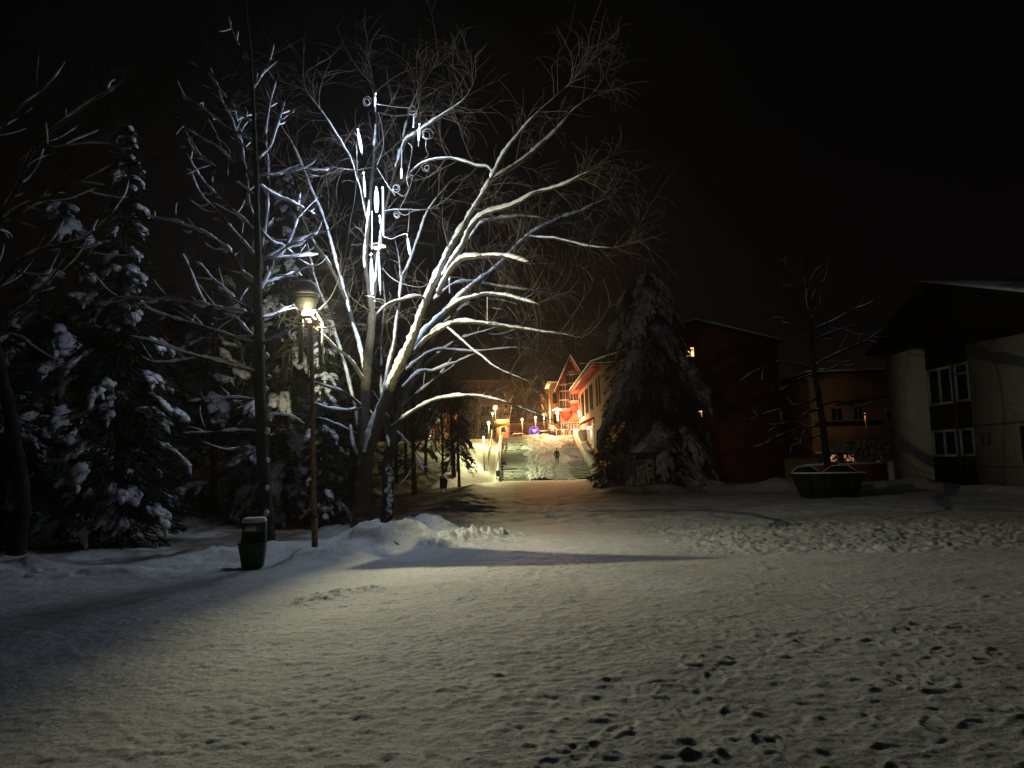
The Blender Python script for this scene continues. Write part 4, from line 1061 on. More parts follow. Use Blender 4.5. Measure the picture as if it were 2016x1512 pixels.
# ------------------------------------------------------------ the great bare tree with the tubes
DT = 19.0
main = [
 ([(712,1052),(716,1000),(719,940),(724,885),(719,842),(722,800),(723,758),(731,659),(733,616)],[24,20,17,17,14,11,10.5,9,8.5],20,20),
 ([(733,616),(725,560),(719,520),(720,480),(728,401),(735,318),(741,236),(738,180),(733,145),(722,112)],[8,6,5.5,5,4.5,3.8,3,2.3,1.6,.8],20,20),
 ([(734,610),(740,560),(746,500),(752,440),(762,385),(785,305),(800,250),(806,222),(821,186),(851,136),(868,100)],[6,5,4.5,4,4,4,3,2.2,1.6,1.0,.6],20,20.8),
 ([(724,900),(735,860),(749,811),(772,758),(799,702),(819,659),(838,603),(852,567),(879,507),(902,466),(925,424),(951,382),(967,352)],[15,15,13.5,12.5,11.5,10,9,8.5,8,7.5,7,6.5,6],19.8,19.2),
 ([(967,352),(981,322),(999,290),(1018,267),(1038,243),(1064,216),(1098,184),(1143,142),(1172,108)],[5,4.6,4.4,3.6,3,1.8,1.4,1,.5],19.2,18.6),
 ([(965,355),(990,341),(1018,322),(1045,301),(1073,276),(1094,257),(1124,220),(1157,193),(1184,160),(1203,123)],[5.6,6,5.8,5.4,4.8,4,2,1.6,1.1,.6],19.2,19.9),
 ([(800,704),(816,683),(846,646),(879,614),(911,581),(944,554),(981,526),(1013,493),(1041,466),(1073,447),(1110,429),(1147,415),(1168,404),(1190,394),(1208,388)],[9,9,9,8.4,7.6,7,6,5.6,5.2,4.8,4.4,3.8,2.6,1.6,.8],19.9,22.0),
 ([(872,545),(889,515),(911,484),(925,452),(944,429),(967,417),(999,408),(1027,396),(1055,380),(1082,373),(1110,364),(1130,354),(1160,338),(1185,326)],[6,6,6,6,6,5.6,5,4.6,4,3.4,3,2.4,1.4,.7],19.4,18.3),
 ([(868,560),(888,528),(907,498),(925,466),(948,438),(976,429),(1018,424),(1064,427),(1105,440)],[4,4,4,4,4,3.6,3,2,.8],19.8,21.6),
 ([(862,578),(888,535),(911,512),(939,507),(971,505),(1004,507),(1041,517)],[6,7,7,6,5,4.6,3.6],19.3,17.6),
 ([(880,610),(905,592),(930,584),(958,577),(995,581),(1036,593),(1062,600)],[4.5,4.5,5,4.2,4,3.6,1.2],19.7,17.9),
 ([(855,590),(888,563),(925,556),(962,563),(1018,570),(1064,577),(1110,581)],[4,4,4,3.6,3,2,1],20.2,22.5),
 ([(812,700),(837,669),(870,646),(902,635),(948,637),(999,644),(1045,651),(1092,658),(1147,666)],[6,6,6,5.4,4.4,4,3.2,2.2,1],20,18.0),
 ([(800,728),(851,692),(902,690),(939,692),(981,688),(1018,685),(1060,690)],[4,3.6,3.2,3,2.6,2,.8],20.4,22.6),
 ([(848,655),(870,639),(897,660),(925,683),(948,702),(971,720),(999,734),(1022,743),(1045,753)],[3,3,3,2.8,2.6,2.4,2,1.6,.8],19.9,17.6),
 ([(843,590),(819,584),(791,591),(763,600),(740,620)],[4.2,3.8,3.6,3,1.6],19.5,18.6),
 ([(770,842),(815,808),(860,787),(920,781),(980,790),(1040,810),(1085,826)],[4.2,4,3.6,3,2.4,1.8,1],20,17.5),
 ([(792,765),(825,735),(852,732),(878,722),(900,714),(930,700),(962,690)],[5,4.5,4,3.4,2.6,1.8,1],20.3,21.8),
 ([(752,800),(766,722),(776,686),(782,639),(787,610),(793,550),(804,527),(824,470),(838,427),(857,394),(880,365)],[6,6,5,4.5,4,3.6,3.4,3,2.5,2,1.2],20.4,21.6),
 ([(787,610),(790,570),(786,507),(779,478),(772,440)],[2.5,2.4,2.2,1.6,.8],20.9,21.5),
 ([(722,760),(712,700),(694,640),(683,592),(662,517),(639,434),(616,378),(590,315),(573,279),(553,245),(538,195)],[8,7,6.5,6,5,4.2,3.8,3.2,2.4,1.6,.8],20,21.4),
 ([(680,590),(668,562),(642,510),(616,474),(600,440),(583,398)],[5,5,4.4,3.6,2.6,1.2],20.3,19),
 ([(716,748),(700,722),(686,702),(660,682),(640,662),(605,635),(575,600)],[5,4.6,4.2,3.8,3.4,2.8,1.4],19.9,18.4),
 ([(712,800),(683,775),(660,766),(636,758),(610,748)],[4,3.6,3.2,2.6,1.2],19.9,19),
 ([(712,803),(683,808),(655,806),(632,800),(612,790)],[4.4,4,3.6,3,1.4],19.9,18.4),
 ([(706,856),(676,842),(645,828),(615,820),(580,815)],[3,2.8,2.4,1.8,.9],20.2,21.5),
 ([(712,905),(700,885),(694,860),(690,835)],[9,7,6,3.5],20.2,20.4),
 ([(706,845),(700,800),(690,758),(676,709),(660,656),(643,606),(625,560),(610,500),(600,450)],[6,6,6,5.4,5,4.4,3.6,2.6,1.2],20.8,22.4),
 ([(726,445),(712,380),(699,332),(685,298),(659,255),(636,222),(616,196),(598,168)],[3.4,3.2,3,2.8,2.6,2.2,1.6,.8],20.1,19.4),
 ([(790,300),(801,275),(821,262),(838,249),(857,236),(877,222),(904,203),(923,180),(937,150)],[3.6,4.4,4.4,4,3.6,3,2.2,1.5,.8],20.4,19.4),
 ([(972,342),(958,328),(943,327),(914,318),(884,312),(847,315),(824,325),(803,345)],[3,3.8,3.6,3.4,3.2,3,2.6,1.4],19.3,19.9),
 ([(752,417),(781,413),(831,413),(866,410)],[2,2,1.8,.8],20.2,20.6),
 ([(745,222),(775,228),(805,226),(835,222)],[1.6,1.6,1.4,.7],20,20.3),
 ([(735,330),(700,336),(672,332),(652,328)],[1.6,1.6,1.4,.7],20,19.6),
 ([(1040,466),(1064,468),(1090,470),(1121,477),(1160,486),(1205,488)],[2.5,2.4,3,3,2.6,1.0],21,19.5),
 ([(1205,488),(1225,484),(1245,478),(1262,472)],[1.2,.9,.7,.4],19.5,19.3),
]
lt = thing("bare_tree", P(714, 1045, DT), "great bare tree with snow-laden fanned limbs, hung with glowing white tubes, behind the snow heap", "tree")
trunk = TB(); limbs = TB(); snow = TB(); L1 = []
for k, (p, h, a, b_) in enumerate(main):
    q, r, L = limb(p, h, a - 1, b_ - 1); r = r * (.76 if k else .95)
    (trunk if k == 0 else limbs).add(q, r, 12 if k in (0, 3) else 8)
    if k: snow_on(snow, q, r, 8, 1.0 if h[0] > 3 else .85, .12 if k not in (1, 2) else .42, seed=k + 3, lump=.4, thick=True)
    if k: L1.append(q)
S, Dv, T = along(L1, .20, .15, 11, 1.0, .8)
N_ = len(S); g = np.random.default_rng(5)
# fewer shoots low down in the trunk zone
keep = ((S[:, 2] > 4.2 + 1.5 * g.random(N_)) | (g.random(N_) < .25)) & ((np.abs(S[:, 0] + 2.4) > 1.5) | (g.random(N_) < .45) | (S[:, 2] > 10)); S, Dv = S[keep], Dv[keep]; N_ = len(S)
L2, R2 = shoots(S, Dv, g.uniform(.5, 1.7, N_), 10, g.uniform(.006, .0125, N_), g.uniform(-1.1, 1.6, N_), 1.6, 12)
twg = TB(); twg.add(L2, R2, 4)
S3, D3, _ = along(list(L2), .15, .15, 13, .9, .9); N3 = len(S3)
L3, R3 = shoots(S3, D3, g.uniform(.3, .95, N3), 7, g.uniform(.0034, .0056, N3), g.uniform(-2.6, 1.2, N3), 1.8, 14, .5)
twg.add(L3, R3, 3)
# ends of the long limbs break into fans of fine shoots
tips = [q for q, m_ in zip(L1, main[1:]) if m_[0][-1][0] > 1000 or m_[0][-1][1] < 260]
S4 = np.repeat(np.array([q[-1 - int(g.integers(0, min(14, len(q) - 1)))] for q in tips for _ in range(5)]), 1, 0); T4 = np.array([q[-1] - q[-6] for q in tips for _ in range(5)])
T4 /= np.linalg.norm(T4, axis=1, keepdims=True); N4 = len(S4)
L4, R4 = shoots(S4, T4 + g.normal(0, .45, (N4, 3)), g.uniform(.4, 1.1, N4), 12, g.uniform(.007, .011, N4), g.uniform(-.7, .9, N4), 1.2, 15); twg.add(L4, R4, 4)
S5, D5, _ = along(list(L4), .13, .1, 16, .9, .9); N5 = len(S5)
L5, R5 = shoots(S5, D5, g.uniform(.3, .9, N5), 7, g.uniform(.0034, .0054, N5), g.uniform(-2.4, 1.2, N5), 1.8, 17, .5); twg.add(L5, R5, 3)
trunk.make("trunk", M['bark'], lt); limbs.make("limbs", M['bark'], lt); snow.make("snow", M['snow'], lt); twg.make("twigs", M['twig'], lt)
print("twigs", N_, N3, N4, N5)

# ------------------------------------------------------------ bare trees in general
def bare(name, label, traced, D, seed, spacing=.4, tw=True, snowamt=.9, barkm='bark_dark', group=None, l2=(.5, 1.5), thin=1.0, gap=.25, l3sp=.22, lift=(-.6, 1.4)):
    q0, r0_, _ = limb(*traced[0]) if len(traced[0]) == 4 else limb(*traced[0][:3])
    t = thing(name, q0[0], label, "tree", group)
    tr = TB(); lm = TB(); sn = TB(); Ls = []
    for k, a in enumerate(traced):
        q, r, L = limb(*a); (tr if k == 0 else lm).add(q, r, 8)
        if k: snow_on(sn, q, r, 7, snowamt, gap, seed * 31 + k, lump=.5); Ls.append(q)
    tr.make("trunk", M[barkm], t)
    if Ls: lm.make("limbs", M[barkm], t)
    if tw and Ls:
        g = np.random.default_rng(seed)
        S, Dv, _ = along(Ls, spacing, .1, seed, .8, .9); n_ = len(S)
        A, RA = shoots(S, Dv, g.uniform(*l2, n_), 9, g.uniform(.006, .011, n_) * thin, g.uniform(*lift, n_), 1.2, seed + 1)
        w = TB(); w.add(A, RA, 3)
        for k in range(0, n_, 3):
            snow_on(sn, A[k], RA[k] * 1.2, 5, .9, .40, seed * 7 + k, .6)
        S, Dv, _ = along(list(A), l3sp, .1, seed + 2, .8, .9); n_ = len(S)
        A, RA = shoots(S, Dv, g.uniform(.2, .7, n_), 6, g.uniform(.003, .0055, n_) * thin, g.uniform(-1.2, 1.2, n_), 1.2, seed + 3, .5); w.add(A, RA, 3)
        w.make("twigs", M['twig'] if barkm == 'bark' else M[barkm], t)
    if snowamt: sn.make("snow", M['snow'], t)
    return t

# larch left of the lamp
DL = 16.2
lar = [([(530,1088),(524,1000),(520,900),(518,800),(515,700),(512,600),(511,520),(509,440),(507,360),(504,280),(500,200),(494,110),(486,20),(480,-60)],[15,13.5,12.5,12,11,9.5,8,6.5,5.5,5,4,3,2.2,1],DL,DL),
 ([(512,520),(498,498),(471,468),(452,445),(425,412),(400,388),(380,349),(372,325)],[3.6,3.4,3,2.8,2.5,2.2,1.6,.8],DL,14.9),
 ([(512,470),(504,458),(471,425),(432,388),(405,359),(384,332),(367,300)],[3.4,3.2,3,2.8,2.4,2,1],DL,15.3),
 ([(509,395),(493,379),(445,345),(425,329),(382,296),(370,272)],[3,2.8,2.5,2.2,1.8,.9],DL,16),
 ([(506,350),(478,332),(452,309),(425,286),(395,269),(369,250),(346,230)],[3,2.8,2.6,2.4,2.1,1.7,1.4],DL,17),
 ([(513,506),(540,508),(557,507),(597,504),(627,501)],[3.2,3,3,2.6,1.2],DL,14.8),
 ([(513,512),(540,500),(571,481),(604,468),(630,458),(648,452)],[3.4,3.2,3,2.8,2.2,1.2],DL,17),
 ([(512,562),(530,556),(551,547),(587,532),(618,521)],[3,3,2.6,2.4,2.2],DL,15),
 ([(512,565),(497,553),(478,534),(458,498),(438,481),(405,461),(366,445),(349,436),(313,431),(290,424)],[4.4,4.2,4,3.8,3.8,3.6,3.6,3.2,2.4,1.2],DL,14.6),
 ([(515,625),(501,615),(471,593),(445,570),(422,550),(399,524),(385,515)],[3.6,3.4,3.2,3,2.8,2.4,1.2],DL,15.4),
 ([(516,628),(498,619),(455,612),(425,606),(409,600),(395,577),(382,547),(369,517),(360,500)],[4.6,4.6,4.4,4,3.6,2.4,2,1.6,.8],DL,14.9),
 ([(420,604),(372,596),(339,590),(300,588),(273,587),(240,586),(215,590)],[3.6,4,3.6,3,2.6,2.0,1],15,14.2),
 ([(516,680),(491,655),(468,630),(450,622),(425,608)],[3,2.6,2.4,2,1],DL,16.6),
 ([(516,684),(495,674),(455,663),(405,645),(372,636),(339,626),(306,615),(283,603),(262,596)],[3.6,3.4,3.2,3.2,3,2.8,2.6,2,1],DL,14.8),
 ([(516,625),(535,621),(551,616),(577,604),(592,598)],[2.6,2.6,2.6,2.4,1.4],DL,14.7),
 ([(516,676),(530,671),(547,663),(577,650),(592,643)],[2.6,2.6,2.6,2.4,1.4],DL,14.9),
 ([(517,738),(497,731),(466,722),(435,713),(398,705),(373,710),(348,713),(320,714),(298,713),(277,701)],[3.4,3.2,3,2.8,2.8,3,3,2.8,2.6,1.4],DL,15),
 ([(398,704),(372,697),(348,689),(330,682),(311,676),(285,668),(255,661)],[2.6,2.4,2.4,2.2,3.2,2.4,1.2],15.4,14.6),
 ([(505,298),(485,293),(468,273),(455,233),(438,200),(430,170)],[2.6,2.4,2.2,2,1.6,.8],DL,17),
 ([(505,290),(485,270),(445,250),(410,222),(382,200),(360,190)],[2.4,2.2,2,1.8,1.4,.7],DL,17.6),
 ([(508,315),(531,293),(541,266),(552,232),(560,200)],[2.4,2.2,2,1.6,.8],DL,17),
 ([(510,345),(530,343),(551,342),(572,337),(594,332),(622,336),(650,333)],[2.6,2.6,2.6,2.6,2.4,2.4,1.4],DL,15.6),
 ([(511,365),(538,383),(555,390),(571,395),(604,412),(620,422)],[3,3.4,3.6,3.2,2,1],DL,14.7),
 ([(512,450),(524,466),(540,480),(557,484),(584,507),(610,522)],[3,3,2.8,2.6,2,1],DL,17.4),
 ([(515,572),(528,545),(538,524),(564,488),(584,438),(588,405),(592,380)],[4,3.8,3.4,3,2.4,1.8,1],DL,14.6),
 ([(514,540),(520,480),(531,398),(529,316),(526,260),(535,200),(548,150)],[4,3.8,3.2,2.6,2.2,1.6,.8],DL,15.2),
 ([(506,440),(492,400),(487,350),(480,300),(470,250),(462,205)],[2.6,2.6,2.2,2,1.4,.7],DL,15.2),
 ([(503,250),(480,228),(452,200),(425,165),(405,135)],[2.2,2,1.8,1.4,.8],DL,15.5),
 ([(497,180),(515,150),(530,120),(540,85)],[2,1.8,1.4,.8],DL,16),
 ([(492,120),(470,90),(455,55),(448,20)],[1.8,1.6,1.2,.7],DL,16),
 ([(517,790),(470,782),(420,786),(370,790)],[1.8,1.4,1.1,.6],DL,16.5),
 ([(518,850),(470,846),(420,850),(360,852)],[2,1.8,1.6,.8],DL,15.5),
 ([(518,885),(480,880),(445,884),(400,870)],[1.6,1.4,1.2,.6],DL,16),
 ([(520,820),(545,815),(575,820),(600,835)],[1.6,1.4,1.2,.6],DL,16.5)]
lar = [lar[0]] + [(a, h, d, (d1 if a[-1][1] > 640 else d + abs(d - d1) + .5)) for a, h, d, d1 in lar[1:]]
tl = bare("larch", "snow-dusted larch with up-curving branches just left of the lamp post", lar, DL, 3, spacing=.16, snowamt=1.1, gap=.24, l2=(.25, .85), thin=.8)
# the big clots of snow on its trunk
g = np.random.default_rng(8); C = np.array([P(527 + g.uniform(-3, 3), y_, DL - .14) for y_ in (700, 742, 765, 800, 806, 850, 905, 960, 1010)])
n_ = len(C); sz = g.uniform(.035, .075, n_)
Vb, Fb = blobs(C, np.c_[sz, sz * 0, sz * 0], np.c_[sz * 0, sz, sz * 0], np.c_[sz * 0, sz * 0, sz * 1.2], ICO2, .2); build("snow_clots", Vb, Fb, M['clump'], tl, True)
# tree whose trunk stands left, its branches reach in from outside the frame
lft_t = [([(30,1090),(45,1000),(30,880),(0,740),(-40,560),(-70,380),(-90,200),(-100,0)],[17,14,13,12,10,8,6,3],14.6,14.6),
 ([(-40,600),(0,555),(62,499),(112,483),(155,471),(187,452),(215,425)],[4,4,4,3.6,3,2.2,1],14.6,13.6),
 ([(62,499),(100,486),(140,489),(186,486)],[3,2.6,2.2,1],14.2,13.8),
 ([(-30,700),(12,633),(62,589),(100,545),(143,490),(150,470)],[2.6,2.6,2.4,2.2,1.8,1],14.6,14),
 ([(-60,520),(0,427),(37,365),(62,303),(96,263),(155,216),(205,185),(232,168)],[5,4.4,4,3.6,3.4,3,2.6,1.2],14.6,13.8),
 ([(40,320),(75,294),(115,290),(149,287),(190,283),(232,284)],[3,2.6,2.4,2.2,1.8,.8],14.3,13.6),
 ([(-40,480),(0,440),(37,409),(100,384),(168,353),(218,325)],[3,3,2.8,2.4,2,.9],14.6,14.4),
 ([(-50,640),(12,540),(25,539),(93,542),(130,548)],[2.2,2,2,1.6,.8],14.6,14.2),
 ([(0,660),(19,656),(40,663),(63,673)],[2,1.8,1.6,1],14,13.7),
 ([(-20,450),(30,430),(80,400),(140,390),(190,370)],[2,2,1.8,1.4,.7],14.6,15),
 ([(-60,330),(0,260),(40,210),(90,170),(130,120)],[3,2.6,2.2,1.6,.8],14.6,14.6)]
bare("bare_tree", "bare tree at the left edge, its snowy branches reaching into the picture", lft_t, 14.6, 9, spacing=.20, snowamt=.8, l2=(.4, 1.1))

# second tree just behind the great tree, snow down its right side
tc2 = [([(761,1030),(763,957),(762,914),(772,874),(790,800),(812,745),(838,690),(872,640),(905,590),(935,545)],[13,11,11,11,9,7.5,6,5,3.5,2],22,23.5),
 ([(768,880),(755,820),(752,740),(750,660),(757,600),(752,520)],[5,4.5,4,3.4,2.6,1.2],22,23),
 ([(815,738),(850,705),(900,670),(950,655),(1010,668)],[4,3.4,2.8,2.2,1],22.4,24),
 ([(790,800),(830,770),(868,735),(900,690)],[3.4,3,2.4,1.2],22.3,23),
 ([(778,845),(810,880),(835,925),(845,950)],[2,1.6,1.2,.6],22,21),
 ([(875,636),(920,600),(970,590),(1020,600)],[3,2.6,2,1],23,24.5)]
tt2 = bare("bare_tree", "dark tree right behind the great one, with a strip of snow down its trunk", tc2, 22, 13, spacing=.30, snowamt=.9)
g = np.random.default_rng(2); ys_ = np.sort(g.uniform(912, 1020, 46)); C = np.array([P(766 + g.normal(0, 2.6), y_, 21.80) for k, y_ in enumerate(ys_)]); n_ = len(C); sz = g.uniform(.015, .055, n_)
Vb, Fb = blobs(C, np.c_[sz, sz * 0, sz * 0], np.c_[sz * 0, sz * .6, sz * 0], np.c_[sz * 0, sz * 0, sz * 1.4], ICO2, .25); build("snow_strip", Vb, Fb, M['clump'], tt2, True)

# pine on the right, in front of the balcony house
DRt = 42.0
rt_ = [([(1631,932),(1622,860),(1612,790),(1602,730),(1598,680),(1595,620),(1589,558),(1586,500)],[8,7,6,5.5,4.5,3.5,2.5,1],DRt,DRt),
 ([(1597,650),(1640,632),(1680,610),(1704,601),(1722,591)],[2.6,2.4,2.2,2,1],DRt,40), ([(1600,670),(1640,653),(1690,637)],[2.2,2,1],DRt,40.5),
 ([(1606,720),(1630,705),(1654,694),(1704,673),(1729,676)],[3,2.8,2.8,2.6,1],DRt,40), ([(1704,673),(1722,660),(1740,646)],[2.2,2,1],40.2,40),
 ([(1608,727),(1632,727),(1654,716),(1680,708)],[2,2,1.6,.8],DRt,41), ([(1603,728),(1575,718),(1547,712),(1525,710)],[2.4,2.2,1.8,.9],DRt,40.5),
 ([(1604,735),(1570,748),(1547,762),(1515,782)],[2.4,2.2,2,1],DRt,40), ([(1597,655),(1583,648),(1547,628),(1520,626),(1493,628)],[2,2,1.6,1.4,.8],DRt,41),
 ([(1612,782),(1593,791),(1550,803),(1511,814),(1476,826)],[2.6,2.6,2.4,2.2,1],DRt,39.5), ([(1615,805),(1593,812),(1558,830),(1517,837),(1500,825)],[2.4,2.4,2.2,2,1],DRt,40),
 ([(1618,838),(1590,842),(1558,848),(1530,860),(1506,871)],[2.2,2,2,1.8,.9],DRt,40), ([(1620,856),(1600,862),(1570,874),(1555,880)],[2,1.8,1.6,.8],DRt,41),
 ([(1547,712),(1515,719),(1485,732),(1467,739)],[1.8,1.6,1.4,.7],40.5,40.2), ([(1598,640),(1597,612),(1604,573),(1625,548),(1629,520)],[2,2,1.8,1.4,.7],DRt,41),
 ([(1594,620),(1588,580),(1604,537),(1633,510),(1649,487)],[2,2,1.6,1.2,.6],DRt,42), ([(1597,618),(1618,595),(1640,580)],[1.6,1.4,.7],DRt,42),
 ([(1590,570),(1570,548),(1554,530),(1524,492)],[1.4,1.2,1,.6],DRt,42), ([(1614,800),(1650,790),(1690,800),(1720,790)],[2,1.8,1.4,.8],DRt,43)]
bare("larch", "thin bare larch with snowy spread branches between the red and the yellow house", rt_, DRt, 21, spacing=.35, snowamt=.6, l2=(.5, 1.3), thin=1.4, l3sp=.35)

# bare trees by the bank and on the square (fans of limbs grown by rule)
def gen_tree(name, label, x, y, z, h, seed, barkm='bark_dark', group=None, lean=0.0, r=.16, nl=7, thin=1.6, snowamt=.7, spread=.55, fork=.3, sp=.5):
    g = np.random.default_rng(seed); t = thing(name, (x, y, z), label, "tree", group)
    n = 14; zz = np.linspace(-.3, h, n); q = np.stack([x + lean * zz + .12 * np.cumsum(g.normal(0, .5, n)) * .3, y + .1 * np.cumsum(g.normal(0, .3, n)), z + zz], 1)
    q[:2, 0] = x; tr = TB(); tr.add(q, np.linspace(r, r * .2, n), 8); tr.make("trunk", M[barkm], t)
    k0 = int(n * fork); idx = g.integers(k0, n - 2, nl * 2); S = q[idx]; a = g.uniform(0, 6.28, nl * 2)
    Dv = np.stack([np.cos(a) * spread, np.sin(a) * spread, np.full(nl * 2, .75)], 1)
    A, RA = shoots(S, Dv, h * g.uniform(.3, .55, nl * 2), 12, np.full(nl * 2, r * .38), g.uniform(-.5, .8, nl * 2), .8, seed + 1)
    lm = TB(); lm.add(A, RA, 6); sn = TB()
    if snowamt:
        for k in range(len(A)): snow_on(sn, A[k], RA[k], 6, snowamt, .3, seed + k, .5)
    S, Dv, _ = along(list(A) + [q[k0:]], sp, .15, seed + 2, .9, .8); m = len(S)
    B_, RB = shoots(S, Dv, g.uniform(.6, 1.8, m), 8, g.uniform(.008, .014, m) * thin, g.uniform(-.6, 1.2, m), 1.2, seed + 3); lm.make("limbs", M[barkm], t)
    w = TB(); w.add(B_, RB, 3)
    S, Dv, _ = along(list(B_), sp * .6, .1, seed + 4, .9, .8); m = len(S)
    C_, RC = shoots(S, Dv, g.uniform(.3, .9, m), 6, g.uniform(.005, .008, m) * thin, g.uniform(-.6, .8, m), 1.2, seed + 5); w.add(C_, RC, 3)
    w.make("twigs", M[barkm], t)
    if snowamt: sn.make("snow", M['snow'], t)
    return t
def gt(px_, py_, D, *a, **k):
    c = P(px_, py_, D); return a
for px_, D, h, sd, lab, kw in [
    (815, 47, 9.0, 31, "black-trunked bare tree on the brown snow left of the lone waste bin", dict(r=.17, lean=-.01, sp=.38)),
    (893, 68, 9.5, 32, "bare tree leaning at the foot of the lit bank", dict(r=.22, lean=-.03, fork=.25, sp=.38)),
    (901, 72, 8.0, 33, "slim bare tree right behind the leaning one on the bank", dict(r=.15, lean=.02, sp=.38)),
    (871, 60, 8.5, 34, "bare tree left of the leaning one", dict(r=.12, lean=.0, sp=.38)),
    (838, 64, 9.5, 35, "bare tree with dense dark twigs half way up the bank", dict(r=.14, lean=.0, sp=.3)),
    (925, 92, 8.0, 36, "small bare tree high on the bank beside the lamps", dict(r=.11, lean=.0, sp=.32)),
    (780, 55, 10, 37, "tall bare tree in the dark behind the great tree", dict(r=.15, sp=.45)),
    (690, 42, 9, 38, "dark bare tree in the wood behind the lamp post", dict(r=.13, sp=.45)),
    (455, 34, 9, 39, "dark bare tree in the wood left of the larch", dict(r=.13, sp=.45)),
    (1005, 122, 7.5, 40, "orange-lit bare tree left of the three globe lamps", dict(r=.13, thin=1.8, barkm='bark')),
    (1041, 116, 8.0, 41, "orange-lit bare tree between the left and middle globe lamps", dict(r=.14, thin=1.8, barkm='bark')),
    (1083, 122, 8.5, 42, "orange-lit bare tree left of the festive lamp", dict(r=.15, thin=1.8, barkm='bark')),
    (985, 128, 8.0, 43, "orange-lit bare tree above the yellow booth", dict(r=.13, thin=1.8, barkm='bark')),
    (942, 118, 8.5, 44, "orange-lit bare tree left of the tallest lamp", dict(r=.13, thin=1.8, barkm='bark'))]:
    c = P(px_, 920, D); z = STZ if D > 106 else hz(c[0], D)
    gen_tree("bare_tree", lab, c[0], D, z, h, sd, group='bare trees round the upper square' if D > 106 else 'bare trees in the wood and on the bank', **kw)

